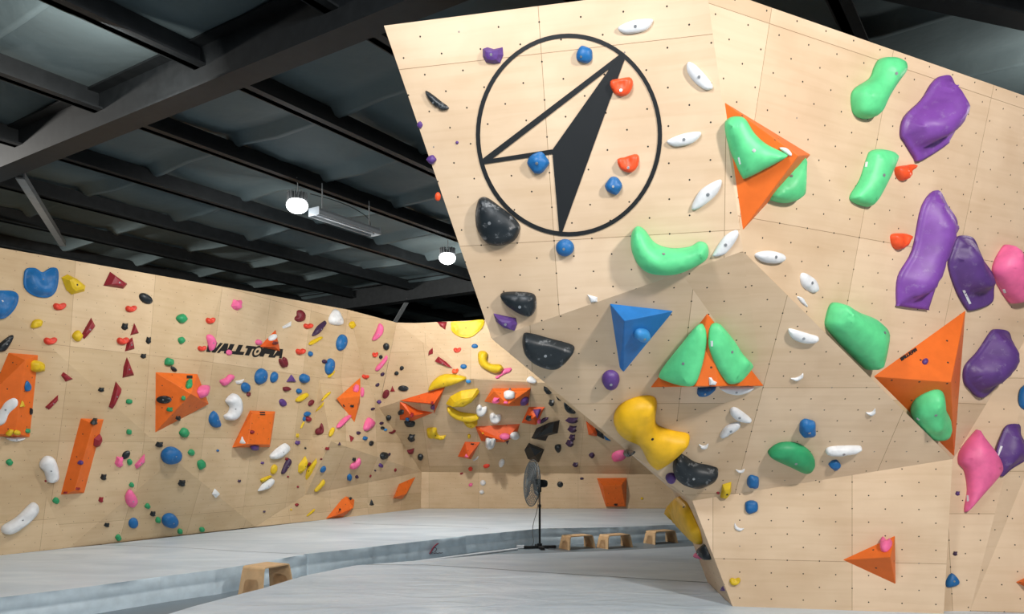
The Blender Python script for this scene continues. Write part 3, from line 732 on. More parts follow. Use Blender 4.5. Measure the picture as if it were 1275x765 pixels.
H('C0', 'p', 'black', 558, 604, 44, 30)
O('C0', 'dark red', 'angular', [(592, 672), (596, 705), (572, 752), (556, 740), (560, 700)], prof=Q)
for a in ((558, 70, 28, 22), (558, 202, 24, 24), (40, 333, 30, 28), (242, 499, 30, 28), (560, 332, 22, 28), (569, 431, 22, 22), (638, 523, 24, 24), (683, 583, 22, 28), (778, 632, 22, 24), (873, 624, 22, 22), (511, 659, 24, 28)): H('Z2', 'b', 'green', *a)
for a in ((437, 19, 28, 20), (447, 398, 28, 28), (660, 557, 24, 24), (461, 605, 24, 20), (785, 424, 32, 30), (688, 257, 34, 26)): H('Z2', 'p', 'black', *a)
O('Z2', 'black', 'curved', [(535, 290), (555, 283), (563, 292), (555, 312), (535, 320), (528, 308)])
O('Z2', 'white', 'bean-shaped', [(172, 330), (200, 305), (235, 320), (253, 385), (240, 415), (205, 418), (190, 375), (172, 355)], k=.7)
H('Z2', 's', 'dark red', 197, 415, 9, 9)
O('Z2', 'white', 'long curved', [(8, 610), (70, 570), (130, 512), (155, 512), (158, 550), (110, 600), (50, 640), (12, 640)], k=.7, dent=[(85, 575, 4, -.5)])
H('Z2', 'b', 'purple', 350, 335, 24, 20); H('Z2', 'p', 'dark red', 283, 465, 20, 10); H('Z2', 'p', 'dark red', 335, 448, 18, 12)
H('Z2', 'p', 'dark red', 436, 496, 22, 26)
H('Z2', 'p', 'pink', 514, 332, 36, 50)
O('Z2', 'pink', 'diamond', [(625, 297), (627, 330), (590, 362), (582, 345)], prof=Q)
O('Z2', 'pink', 'teardrop', [(563, 450), (592, 490), (585, 515), (565, 528), (545, 508), (543, 475)])
H('Z2', 's', 'blue', 737, 304, 82, 78); H('Z2', 'e', 'blue', 576, 596, 40, 46, 20); H('Z2', 's', 'blue', 732, 584, 66, 62)
for a in ((795, 205, 38, 42), (826, 291, 26, 28), (868, 343, 30, 44)): H('Z2', 'b', 'green', *a)
# on and around the square pyramid
H('Z4', 'e', 'black', 103, 76, 82, 42, k=.5); H('Z4', 'p', 'green', 132, 128, 38, 26); H('Z4', 'p', 'black', 175, 173, 26, 22); H('Z4', 'b', 'green', 206, 68, 24, 26); H('Z4', 'b', 'green', 233, 5, 36, 28)
H('Z3', 'b', 'pink', 335, 708, 44, 76); H('Z3', 'b', 'green', 263, 665, 38, 46)
O('Z4', 'blue', 'half-round', [(365, 135), (385, 165), (398, 215), (365, 222), (340, 195), (342, 160)])
O('Z4', 'white', 'kidney-shaped', [(425, 80), (465, 42), (495, 70), (500, 130), (470, 180), (430, 182), (418, 160), (440, 142), (446, 110)], k=.7)
H('Z4', 's', 'dark red', 567, 248, 20, 20); H('Z4', 't', 'white', 519, 289, 34, 42); H('Z4', 'e', 'purple', 582, 323, 50, 14)
H('Z4', 's', 'blue', 386, 346, 14, 12)
O('Z4', 'white', 'bean-shaped', [(662, 370), (690, 340), (735, 308), (752, 315), (755, 345), (710, 385), (670, 390)])
H('Z4', 'p', 'purple', 622, 411, 18, 14); H('Z4', 'e', 'yellow', 682, 445, 30, 54, 15)
O('Z4', 'yellow', 'flat', [(615, 495), (660, 478), (668, 485), (625, 513), (614, 508)])
O('Z4', 'dark purple', 'long curved', [(760, 385), (770, 410), (735, 465), (722, 462), (742, 410)])
H('Z4', 'p', 'dark red', 750, 390, 16, 16)
for a in ((500, 507, 18, 14), (632, 669, 14, 12)): H('Z4', 'p', 'dark purple', *a)
for a in ((758, 484, 11, 11), (810, 538, 11, 11), (804, 632, 18, 14)): H('Z4', 's', 'dark red', *a)
O('Z4', 'white', 'angular', [(370, 547), (382, 560), (395, 575), (375, 597), (357, 575)], prof=Q)
O('Z4', 'white', 'crescent', [(600, 555), (630, 515), (672, 492), (676, 515), (650, 545), (608, 560)])
H('Z4', 'p', 'maroon', 548, 48, 22, 24); H('Z4', 'b', 'maroon', 748, 19, 38, 26); H('Z4', 's', 'blue', 814, 31, 26, 28); H('Z4', 'e', 'purple', 729, 92, 34, 44, -25)
# around the lettering
H('Z3', 'p', 'pink', 543, 190, 58, 66)
H('Z3', 'j', 'red', 390, 284, 52, 38); H('Z3', 'j', 'red', 340, 450, 48, 32)
O('Z3', 'pink', 'bent', [(368, 375), (395, 368), (420, 410), (405, 455), (385, 462), (375, 420)])
H('Z3', 's', 'pink', 675, 413, 34, 34); H('Z3', 'e', 'pink', 500, 474, 34, 34)
O('Z3', 'maroon', 'kidney-shaped', [(905, 228), (930, 220), (950, 250), (940, 285), (912, 292), (892, 278), (895, 262), (905, 252)])
O('Z3', 'white', 'trapezoid', [(872, 288), (870, 315), (825, 332), (818, 320)], prof=Q)
H('Z3', 'e', 'white', 762, 385, 58, 36, -25, k=.4); H('Z3', 'p', 'maroon', 775, 418, 34, 22)
H('Z3', 'j', 'maroon', 822, 533, 42, 62, -20)
H('Z3', 'j', 'red', 924, 468, 50, 36)
O('Z3', 'pink', 'bone-shaped', [(447, 640), (480, 625), (500, 605), (528, 610), (515, 640), (475, 672), (455, 662)])
O('Z3', 'white', 'trapezoid', [(538, 645), (592, 632), (575, 660), (548, 662)], prof=Q)
H('Z3', 'e', 'blue', 688, 616, 68, 98, 15); H('Z3', 'e', 'blue', 767, 621, 40, 68, 15); H('Z3', 'e', 'blue', 598, 682, 50, 62, -10)
O('Z3', 'purple', 'triangular', [(872, 605), (900, 650), (843, 648)], prof=Q)
H('Z5', 'j', 'red', 205, 221, 48, 34); H('Z5', 's', 'blue', 219, 386, 24, 32)
O('Z5', 'dark purple', 'crescent', [(308, 188), (303, 215), (275, 255), (245, 278), (230, 275), (262, 222)])
O('Z5', 'white', 'teardrop', [(365, 118), (390, 150), (403, 190), (398, 212), (370, 216), (335, 205), (330, 170)], k=.7)
O('Z5', 'yellow', 'crescent', [(284, 282), (280, 300), (230, 333), (210, 330), (225, 310)])
H('Z5', 'b', 'yellow', 467, 214, 32, 44); H('Z5', 'e', 'blue', 403, 319, 56, 100, 12); H('Z5', 'e', 'blue', 333, 461, 50, 98, 10)
H('Z5', 's', 'dark purple', 303, 432, 26, 24)
O('Z5', 'yellow', 'thin', [(360, 485), (362, 500), (335, 528), (325, 522), (345, 500)])
O('Z5', 'pink', 'boot-shaped', [(630, 206), (655, 220), (655, 260), (630, 290), (605, 305), (588, 300), (610, 255)])
H('Z5', 's', 'black', 673, 342, 38, 40); H('Z5', 'j', 'red', 608, 391, 36, 30); H('Z5', 's', 'black', 641, 405, 22, 24)
O('Z5', 'pink', 'crescent', [(675, 395), (680, 420), (640, 475), (610, 486), (612, 465), (645, 430)])
for a in ((651, 508, 28, 20, -40), (621, 571, 28, 18, -30)): H('Z5', 'e', 'dark purple', *a)
H('Z5', 'j', 'red', 547, 522, 36, 28); H('Z5', 's', 'blue', 180, 532, 52, 56)
O('Z5', 'yellow', 'crescent', [(198, 618), (200, 640), (165, 668), (140, 672), (132, 660), (160, 635)])
H('Z5', 'e', 'maroon', 224, 678, 26, 44, 35)
O('Z5', 'yellow', 'thin', [(337, 612), (335, 630), (295, 665), (288, 660), (310, 630)]); O('Z5', 'yellow', 'thin', [(303, 672), (295, 700), (255, 732), (262, 715), (285, 690)])
# tip-standing orange volume and below
H('Y5', 'b', 'pink', 658, 285, 52, 52); H('Y5', 'e', 'pink', 704, 310, 22, 80)
H('Y5', 'p', 'black', 625, 420, 34, 20); H('Y5', 'p', 'black', 562, 418, 12, 26, -40)
H('Y5', 'e', 'blue', 268, 483, 54, 38, -25); H('Y5', 'p', 'blue', 243, 522, 20, 40); H('Y5', 's', 'dark red', 277, 524, 40, 42)
O('Y5', 'yellow', 'thin', [(240, 545), (244, 555), (225, 592), (215, 594), (228, 560)]); H('Y5', 'p', 'yellow', 190, 655, 22, 36); H('Y5', 'p', 'purple', 190, 711, 38, 36)
O('Y5', 'maroon', 'jug', [(385, 555), (402, 590), (398, 635), (355, 650), (333, 628), (345, 600), (368, 590)], dent=[(378, 600, 3, -.7)])
H('Y5', 'e', 'yellow', 462, 627, 32, 80, 20)
O('Y5', 'pink', 'long curved', [(605, 490), (600, 520), (545, 580), (510, 597), (505, 575), (550, 520)])
O('Y5', 'pink', 'half-round', [(755, 510), (795, 550), (780, 590), (735, 620), (715, 600), (725, 555)])
O('Y5', 'dark red', 'triangular', [(605, 650), (640, 672), (615, 706)], prof=Q)
H('Y5', 's', 'dark purple', 674, 634, 28, 28); H('Y5', 'b', 'blue', 727, 676, 34, 32); H('Y5', 'e', 'black', 777, 716, 32, 42, 20); H('Y5', 't', 'dark purple', 525, 718, 24, 26)
H('Z6', 'p', 'dark red', 322, 282, 30, 20); H('Z6', 's', 'black', 191, 279, 12, 12)
O('Z6', 'yellow', 'long tapered', [(190, 325), (198, 350), (180, 400), (160, 430), (148, 420), (150, 380)], prof=Q)
H('Z6', 'j', 'maroon', 210, 374, 28, 26)
O('Z6', 'yellow', 'long tapered', [(258, 338), (262, 365), (230, 430), (195, 478), (180, 470), (205, 400)], prof=Q)
H('Z6', 's', 'maroon', 287, 344, 14, 12); H('Z6', 'e', 'blue', 296, 404, 26, 44, 35)
O('Z6', 'yellow', 'crescent', [(298, 465), (300, 490), (255, 535), (245, 528), (268, 500)])
O('Z6', 'pink', 'boot-shaped', [(512, 335), (515, 365), (485, 398), (458, 400), (462, 375), (490, 358)]); H('Z6', 'p', 'black', 480, 346, 20, 24)
H('Z6', 'e', 'blue', 453, 452, 26, 42, 10); H('Z6', 'b', 'dark purple', 497, 449, 18, 20)
H('Z6', 'p', 'black', 458, 580, 20, 12, 40); H('Z6', 's', 'black', 398, 645, 12, 12)
O('Z6', 'yellow', 'thin', [(245, 640), (240, 660), (205, 685), (200, 680), (222, 658)]); H('Z6', 'b', 'dark red', 140, 617, 20, 18); H('Z6', 's', 'yellow', 107, 645, 10, 12)
H('Z6', 't', 'black', 584, 602, 28, 36); H('Z6', 's', 'black', 655, 325, 40, 46); H('Z6', 'e', 'dark purple', 690, 317, 12, 22, 25)
H('Z6', 'b', 'purple', 639, 381, 24, 24); H('Z6', 's', 'dark purple', 607, 412, 10, 10); H('Z6', 'e', 'dark red', 579, 445, 10, 18, 25); H('Z6', 'e', 'dark red', 727, 409, 12, 22, 20)
# corner and back overhang
H('Z5', 's', 'black', 767, 471, 24, 26); H('Z5', 's', 'black', 735, 502, 26, 24); H('Z5', 'e', 'maroon', 672, 626, 38, 56, 25); H('Z5', 't', 'dark red', 710, 594, 32, 36)
H('Z5', 'e', 'black', 776, 592, 62, 34, 5); H('Z5', 'b', 'purple', 631, 672, 28, 22); H('Z5', 'e', 'dark purple', 592, 715, 24, 16, -25)
O('B1', 'dark red', 'triangular', [(430, 290), (432, 330), (398, 346), (405, 312)], prof=Q)
O('B1', 'dark red', 'angular', [(460, 115), (528, 115), (515, 168), (480, 145)], prof=Q)
O('B1', 'yellow', 'tub-shaped', [(562, 114), (650, 112), (770, 100), (775, 140), (740, 185), (680, 222), (610, 215), (562, 180), (555, 145)], prof='rim', k=.8, dent=[(660, 132, 13, -1.5)], label='large yellow tub-shaped hold at the top of the back wall')
H('B1', 'j', 'red', 598, 307, 52, 36); H('B1', 'e', 'blue', 716, 280, 44, 32); H('B1', 'e', 'blue', 640, 419, 46, 34); H('B1', 'j', 'orange red', 585, 449, 44, 34)
O('B1', 'yellow', 'bean-shaped', [(740, 325), (780, 312), (805, 335), (800, 375), (830, 400), (890, 405), (910, 440), (860, 465), (790, 440), (745, 400)], k=1.0, label='large yellow bean-shaped hold on the bright back wall')
O('B1', 'dark red', 'long tapered', [(468, 350), (520, 385), (565, 430), (510, 410), (445, 382)], prof=Q)
O('B1', 'yellow', 'shell-shaped', [(405, 580), (430, 520), (500, 472), (600, 475), (660, 500), (560, 545), (470, 565)], k=.7, label='broad pale yellow hold above the plywood-framing orange volumes', at=(500, 540))
O('C1', 'yellow', 'angular', [(522, 178), (550, 130), (620, 92), (735, 76), (748, 95), (730, 130), (650, 180), (560, 184)], prof=Q, label='broad yellow faceted hold at the middle of the back overhang')
O('C1', 'yellow', 'long', [(528, 210), (550, 200), (620, 235), (730, 250), (745, 268), (690, 285), (630, 280), (560, 250)], k=.8); O('C1', 'yellow', 'angular', [(628, 285), (700, 280), (735, 298), (735, 320), (700, 340), (650, 322)], prof=Q)
H('C1', 'e', 'light blue', 673, 28, 36, 22)
H('C1', 'b', 'yellow', 678, 400, 22, 30); H('C1', 'p', 'black', 700, 455, 28, 12); H('C1', 't', 'pink', 660, 533, 30, 26)
O('C1', 'white', 'crescent', [(740, 535), (737, 552), (712, 567), (703, 560), (722, 550)])
H('C1', 'b', 'red', 688, 622, 30, 26); H('C1', 'e', 'red', 796, 602, 46, 24, -10); H('C1', 'e', 'dark red', 627, 655, 24, 14, -20); H('C1', 'e', 'pink', 688, 732, 30, 24, -30)
H('B3', 's', 'white', 197, 485, 34, 34); H('B3', 's', 'white', 190, 540, 28, 26)
H('C1', 's', 'black', 131, 273, 36, 32); H('C1', 'e', 'dark purple', 80, 313, 26, 20, -20); H('C1', 's', 'black', 86, 345, 22, 22); H('C1', 's', 'light blue', 106, 357, 20, 18)
O('C1', 'maroon', 'crescent', [(172, 352), (172, 372), (155, 386), (135, 382), (133, 372), (155, 368)])
H('C1', 'b', 'black', 219, 236, 34, 36); H('C1', 'p', 'dark red', 287, 258, 22, 34); H('C1', 'p', 'dark red', 427, 175, 20, 24); H('C1', 'p', 'purple', 438, 205, 14, 36)
O('C1', 'black', 'half-round', [(240, 296), (300, 298), (312, 315), (300, 330), (260, 332), (242, 318)]); H('C1', 'e', 'blue', 258, 282, 30, 18)
H('C1', 'p', 'black', 285, 411, 52, 50)
O('C1', 'maroon', 'jagged', [(252, 495), (285, 490), (305, 482), (300, 515), (280, 520), (262, 512)], prof=Q)
H('C1', 's', 'black', 347, 540, 40, 38)
O('C1', 'yellow', 'jug', [(395, 345), (455, 343), (460, 375), (480, 398), (520, 393), (500, 415), (455, 412), (400, 402), (390, 375)], dent=[(460, 395, 4, -.6)])
O('C2', 'pink', 'wavy', [(310, 100), (300, 130), (260, 145), (215, 175), (200, 160), (240, 140), (245, 110)])
O('C2', 'white', 'half-hidden', [(440, 155), (480, 185), (470, 205), (425, 200), (412, 180)])
H('C2', 'b', 'white', 295, 283, 80, 64); H('C2', 'p', 'pink', 205, 320, 50, 38); H('C2', 'e', 'purple', 393, 320, 76, 36, -25); H('C2', 'p', 'pink', 272, 336, 34, 22); H('C2', 't', 'black', 300, 245, 24, 12)
def twin(z, cx, cy, w_, h_, ang=0):
    return H(z, 'j', 'white', cx, cy, w_, h_, ang, k=1.0)
twin('C2', 105, 385, 72, 68, 20); twin('C2', 200, 436, 78, 58, 15); twin('C2', 170, 597, 72, 58, 0)
H('C2', 'e', 'pink', 265, 567, 72, 46, 0); H('C2', 'e', 'white', 328, 558, 62, 44, -35); H('C2', 't', 'dark purple', 282, 610, 26, 30, 180); H('C2', 's', 'yellow', 116, 545, 14, 12)
O('C2', 'purple', 'triangular', [(455, 385), (515, 378), (487, 448)], prof=Q); H('C2', 'p', 'black', 430, 442, 34, 42); H('C2', 'b', 'pink', 497, 460, 28, 30)
O('C2', 'dark purple', 'thin', [(562, 437), (540, 462), (505, 475), (512, 455), (530, 440)])
volume('C2', [(640, 455), (625, 545), (560, 562), (545, 598), (445, 580), (480, 510), (560, 475)], [(600, 470, .18), (590, 540, .2), (470, 575, .16)], [(0, 1, 8, 7), (1, 2, 8), (2, 3, 9, 8), (3, 4, 9), (4, 5, 9), (5, 6, 7, 8, 9), (6, 0, 7)], BLACK, 'black angular volume, upper of the pair above the fan', group='black angular volumes')
volume('C2', [(428, 610), (535, 655), (498, 745), (420, 720), (397, 660)], [(440, 640, .16), (515, 665, .16), (470, 700, .2)], [(0, 1, 6, 5), (1, 2, 7, 6), (2, 3, 7), (3, 4, 5, 7), (4, 0, 5), (5, 6, 7)], BLACK, 'black angular volume, lower of the pair, touching the top of the fan', group='black angular volumes')
BV = bvh()
for a in ((720, 453, 88, 32), (722, 514, 64, 42)): H('C2', 'p', 'dark purple', *a)
for a in ((722, 572, 44, 40), (706, 610, 56, 44)): H('C2', 'p', 'dark purple', *a)
O('C2', 'black', 'curved', [(610, 625), (645, 622), (645, 660), (625, 672), (605, 650)])
H('C2', 'b', 'dark purple', 857, 692, 38, 32); H('C2', 'p', 'dark purple', 744, 757, 40, 28); H('C2', 'e', 'white', 243, 745, 38, 54, 25)
O('C2', 'black', 'angular', [(530, 225), (550, 232), (585, 268), (575, 278), (545, 272), (530, 250)], prof=Q); O('C2', 'black', 'triangular', [(612, 292), (650, 325), (625, 318)], prof=Q)
H('C2', 'p', 'black', 581, 337, 40, 44)
O('C2', 'black', 'half-round', [(668, 335), (700, 360), (748, 402), (700, 400), (672, 375)])
O('B4', 'black', 'angular', [(157, 127), (195, 155), (200, 178), (165, 160)], prof=Q); O('B4', 'blue', 'angular', [(197, 160), (232, 188), (205, 182)], prof=Q)
H('B4', 'b', 'dark purple', 93, 368, 18, 12)
O('B4', 'pink', 'boot-shaped', [(235, 260), (250, 240), (290, 232), (308, 250), (290, 272), (245, 280)])
O('B4', 'black', 'half-round', [(298, 230), (348, 240), (330, 255), (308, 250)])
H('B4', 'p', 'black', 255, 492, 20, 10); H('B4', 's', 'yellow', 380, 463, 14, 12); H('B3', 's', 'black', 657, 495, 36, 36, k=.5)
# jutting wall, lower side face
O('C6', 'golden yellow', 'big wedge', [(183, 160), (205, 172), (235, 200), (275, 285), (300, 345), (305, 405), (240, 345), (165, 270), (135, 240), (140, 205)], k=.3, at=(262, 290), bolt=(236, 205), label='large yellow wedge hold on the side of the jutting wall')
O('C6', 'black', 'half-round', [(318, 405), (332, 425), (355, 483), (325, 468), (300, 430)], at=(342, 440), label='black half-round hold low on the side edge of the jutting wall')
O('C6', 'pink', 'oval', [(280, 445), (300, 442), (322, 478), (290, 475), (276, 462)], at=(345, 450), bolt=False, label='small pink hold poking out low behind the jutting wall edge')
H('C6', 't', 'purple', 415, 633, 22, 26)
H('C6', 'j', 'yellow', 476, 597, 56, 42)
# jutting wall, upper face
O('PA', 'purple', 'jagged', [(335, 180), (335, 155), (350, 150), (370, 156), (398, 150), (400, 175), (390, 200), (370, 203), (345, 198)], prof=Q, label='purple rock-textured hold upper left of the circle logo')
O('PA', 'black', 'crescent', [(153, 288), (175, 300), (200, 320), (228, 343), (205, 350), (175, 330), (158, 308)], bolt=(180, 326))
H('PA', 'b', 'blue', 658, 174, 54, 56, bolt=zp('PA', [(649, 181)])[0]); O('PA', 'orange red', 'pocketed', [(739, 268), (745, 254), (770, 250), (800, 245), (811, 258), (808, 282), (795, 300), (772, 306), (750, 295)], k=.8, dent=[(774, 268, 6, -.6)], bolt=(775, 287))
O('PA', 'orange red', 'pocketed', [(763, 505), (785, 500), (815, 490), (830, 495), (828, 525), (810, 547), (785, 545), (767, 530)], k=.8, dent=[(796, 512, 6, -.6)], bolt=(798, 531)); H('PA', 'b', 'blue', 511, 517, 66, 68); H('PA', 'b', 'blue', 751, 590, 54, 56)
O('D8', 'black', 'egg-shaped', [(415, 528), (440, 532), (480, 560), (530, 598), (560, 630), (567, 655), (545, 700), (490, 720), (440, 712), (400, 660), (390, 600), (400, 545)], k=.6, bolt=(457, 624), label='large black egg-shaped hold left of the circle logo')
O('PA', 'white', 'half-round', [(766, 85), (810, 65), (870, 60), (872, 75), (850, 98), (800, 108), (772, 102)], k=.5)
O('PC', 'white', 'leaf-shaped', [(-8, 197), (20, 210), (60, 255), (70, 280), (45, 285), (10, 260), (-12, 225)], k=.5)
O('PA', 'white', 'half-round', [(922, 445), (970, 425), (1020, 418), (1027, 430), (1000, 455), (950, 466), (925, 458)], k=.5)
O('PC', 'white', 'leaf-shaped', [(2, 662), (30, 605), (85, 572), (99, 580), (80, 620), (30, 660)], k=.5)
H('PA', 'b', 'purple', 135, 397, 18, 22); H('PA', 'b', 'purple', 172, 507, 30, 28); H('PA', 's', 'orange red', 192, 625, 18, 28, at=(557, 245), bolt=False); H('PA', 's', 'purple', 253, 453, 10, 10)
H('PB', 's', 'blue', 317, 179, 70, 66)
O('PB', 'light green', 'banana-shaped', [(570, 130), (590, 98), (620, 110), (660, 160), (720, 180), (790, 175), (830, 155), (860, 170), (860, 215), (820, 245), (740, 277), (650, 275), (600, 245), (572, 190)], k=.95, bolt=(695, 190), label='large green banana-shaped hold below the circle logo')
O('PB', 'white', 'leaf-shaped', [(970, 112), (975, 140), (930, 200), (885, 212), (885, 195), (925, 135)], k=.5)
O('PB', 'black', 'half-round', [(80, 350), (190, 352), (208, 390), (200, 425), (178, 440), (130, 420), (85, 385)], k=.8)
O('PB', 'purple', 'striped', [(45, 430), (130, 448), (135, 470), (125, 495), (85, 485), (55, 460)], k=.8, prof=Q)
O('PB', 'white', 'angular', [(402, 358), (440, 368), (440, 385), (415, 388)], prof=Q)
O('PB', 'black', 'half-round', [(158, 510), (185, 505), (260, 525), (345, 550), (345, 575), (300, 620), (250, 625), (190, 600), (158, 560)], k=.8, dent=[(255, 560, 14, -.3)], label='large black half-round hold left of the blue pyramid volume')
H('PB', 'e', 'light blue', 608, 508, 62, 44, k=.8); H('PB', 's', 'purple', 491, 679, 68, 68)
O('E7', 'light green', 'big flat', [(415, 203), (455, 220), (468, 300), (455, 420), (420, 560), (385, 640), (340, 655), (250, 640), (150, 600), (138, 565), (180, 490), (300, 340)], k=.45, prof='dome', bolt=(350, 480), label='large green hold, left of the two on the orange triangle volume')
O('E7', 'light green', 'big flat', [(525, 190), (560, 210), (650, 320), (720, 430), (775, 480), (775, 530), (700, 620), (650, 638), (610, 620), (545, 520), (490, 380), (485, 290), (495, 215)], k=.45, bolt=(590, 400), dent=[(700, 470, 9, .5)], label='large green hold, right of the two on the orange triangle volume')
O('E7', 'white', 'jagged', [(485, 590), (505, 590), (520, 612), (545, 625), (535, 645), (490, 645)], prof=Q)
O('E7', 'blue', 'half-round', [(400, 690), (410, 664), (470, 660), (540, 655), (500, 700), (450, 720), (405, 715)], at=(460, 700), k=.8)
O('E7', 'white', 'half-round', [(568, 660), (690, 658), (812, 655), (780, 690), (700, 712), (640, 705), (600, 690)], at=(690, 690), k=.5)
O('P5', 'golden yellow', 'saddle-shaped', [(35, 160), (50, 115), (100, 88), (150, 82), (170, 100), (165, 150), (175, 175), (220, 190), (268, 200), (265, 225), (215, 270), (170, 292), (140, 275), (110, 220), (60, 195)], k=.6, label='huge yellow saddle-shaped hold under the jutting wall')
O('P5', 'white', 'leaf-shaped', [(400, 122), (420, 120), (465, 155), (455, 165), (420, 158), (400, 140)], k=.5); O('P5', 'white', 'leaf-shaped', [(430, 168), (425, 185), (380, 212), (366, 205), (385, 178), (415, 165)], k=.5)
def chip(z, cx, cy, w_, h_, ang=0): return hold(zp(z, rot(cx, cy, w_, h_, ang, [(-1, -.6), (-.3, -.1), (.4, -.2), (1, -.8), (.8, .5), (.2, 1), (-.5, .8)])), 'white', 'small curved', k=.8)
chip('P5', 316, 239, 30, 18); chip('P5', 430, 316, 28, 12); chip('P5', 424, 494, 34, 20, 35); chip('P5', 609, 25, 42, 16, -20); chip('P5', 839, 134, 32, 18, -20)
H('P5', 's', 'purple', 214, 338, 34, 30)
O('P5', 'black', 'bean-shaped', [(220, 300), (228, 268), (250, 265), (290, 290), (335, 300), (361, 312), (350, 335), (300, 356), (250, 345), (225, 325)], k=.8, label='large black bean-shaped hold with chalk below the huge yellow hold')
H('P5', 'b', 'blue', 470, 349, 40, 38); H('P5', 'b', 'blue', 465, 430, 42, 44); H('P5', 'b', 'blue', 640, 181, 54, 54); H('P5', 'b', 'blue', 725, 297, 36, 28)
O('P5', 'yellow', 'block-shaped', [(375, 360), (402, 352), (402, 380), (385, 402), (368, 400)], prof=Q); H('P5', 's', 'dark red', 361, 386, 10, 7)
O('P5', 'green', 'broad', [(517, 255), (550, 230), (600, 228), (640, 248), (662, 280), (655, 305), (625, 315), (580, 295), (530, 272)], k=.6, label='broad green rounded hold on the lower overhang')
O('P5', 'white', 'long flat', [(697, 250), (720, 240), (800, 238), (803, 250), (760, 262), (705, 263)], k=.7)
H('P6', 'j', 'pink', 259, 553, 34, 42, 20)
# right wall
O('PC', 'light green', 'dog-bone', [(595, 190), (620, 183), (650, 195), (655, 235), (625, 280), (600, 320), (575, 370), (545, 378), (515, 360), (507, 310), (520, 280), (565, 250), (580, 215)], k=.75, bolt=(600, 245), label='green bone-shaped hold high on the right wall')
O('PC', 'light green', 'oblong', [(570, 480), (600, 474), (635, 485), (640, 510), (605, 590), (570, 650), (545, 655), (510, 640), (505, 620), (535, 570), (558, 500)], k=.55, bolt=(575, 560), label='pale green oblong hold below the bone-shaped green one')
O('F5', 'light green', 'bent', [(90, 190), (110, 150), (155, 140), (195, 155), (240, 225), (300, 280), (390, 325), (400, 345), (320, 390), (200, 450), (175, 440), (150, 390), (110, 290)], k=.6, bolt=(240, 305), label='large green hold on the left face of the ridge volume')
O('F5', 'light green', 'blocky', [(460, 340), (464, 400), (462, 480), (455, 540), (420, 570), (370, 575), (305, 555), (305, 520), (335, 470)], k=.9, at=(400, 560), bolt=(375, 445), label='green blocky hold hanging under the ridge volume')
O('F5', 'white', 'flat', [(365, 298), (400, 300), (425, 325), (420, 340), (385, 320)], k=.5)
O('G1', 'bright purple', 'wing-shaped', [(350, 110), (390, 70), (430, 62), (450, 80), (480, 150), (515, 195), (515, 250), (490, 310), (440, 400), (420, 430), (285, 513), (260, 490), (210, 410), (190, 370), (210, 280), (300, 190)], prof='rim', k=.75, cut=(320, 398, 500, 308, 8), bolt=False, label='topmost large purple hold on the right wall')
O('G1', 'orange red', 'hooked', [(165, 548), (185, 540), (225, 535), (262, 530), (268, 548), (240, 572), (238, 600), (205, 618), (180, 608), (165, 580)], k=.8, dent=[(225, 560, 4, -.6)], bolt=False)
O('G2', 'bright purple', 'blade-shaped', [(315, 73), (365, 150), (417, 235), (405, 310), (370, 420), (320, 540), (270, 690), (260, 703), (120, 685), (108, 670), (115, 530), (190, 390), (240, 160)], prof='rim', k=.5, cut=(130, 655, 322, 545, 12), bolt=False, label='long purple blade-shaped hold, largest on the right wall')
O('G2', 'purple', 'wing-shaped', [(430, 318), (490, 318), (520, 350), (550, 430), (610, 520), (613, 600), (600, 670), (500, 708), (470, 690), (420, 600), (380, 470), (400, 390)], prof='rim', k=.55, cut=(425, 590, 610, 560, 14), bolt=False, label='purple hold between the long purple blade and the pink hold')
O('G2', 'pink', 'shield-shaped', [(685, 360), (710, 375), (740, 430), (800, 490), (830, 560), (800, 640), (725, 672), (690, 650), (640, 570), (615, 510), (625, 450), (660, 385)], k=.7, at=(720, 520), bolt=False, label='pink shield-shaped hold at the right edge of the photo')
O('G2', 'orange red', 'hooked', [(80, 308), (110, 300), (160, 303), (181, 318), (165, 342), (150, 372), (115, 388), (88, 370), (78, 335)], k=.8, dent=[(130, 335, 4, -.6)], bolt=False)
H('H3', 's', 'purple', 293, 271, 28, 28)
O('H3', 'light green', 'lobed', [(225, 490), (250, 445), (320, 408), (365, 405), (385, 430), (390, 490), (415, 545), (410, 580), (375, 602), (320, 605), (280, 590), (232, 530)], k=.8, dent=[(335, 510, 9, .25)], bolt=(320, 455), label='green lobed hold on the biggest orange pyramid volume')
H('H3', 's', 'yellow', 343, 610, 18, 14)
O('H3', 'purple', 'wing-shaped', [(600, 130), (625, 115), (665, 120), (685, 145), (698, 230), (695, 280), (640, 360), (555, 440), (500, 400), (473, 360), (480, 290), (540, 220)], prof='rim', k=.7, cut=(500, 410, 690, 290, 20), bolt=False, label='purple wing-shaped hold right of the biggest orange pyramid')
O('H3', 'blue', 'oval', [(750, 395), (790, 380), (815, 440), (790, 500), (750, 490), (738, 450)], k=.6, bolt=False, label='blue hold at the right edge below the purple ones')
O('P4', 'light green', 'saddle-shaped', [(350, 310), (365, 270), (390, 266), (430, 290), (490, 315), (522, 350), (523, 400), (505, 480), (488, 493), (460, 470), (400, 410), (350, 350)], k=.8, at=(470, 370), bolt=(480, 360), label='large green hold behind the edge of the overhang')
O('P4', 'white', 'oval', [(108, 100), (150, 88), (195, 98), (205, 118), (180, 132), (130, 125)], k=.7)
O('P4', 'white', 'oval', [(262, 175), (275, 163), (310, 185), (322, 220), (305, 232), (270, 210)], k=.5); O('P4', 'white', 'oval', [(252, 245), (272, 250), (288, 280), (268, 268)], k=.5, at=(280, 255))
O('P4', 'white', 'half-round', [(222, 358), (235, 354), (290, 370), (325, 382), (315, 398), (275, 400), (235, 385)], k=.5)
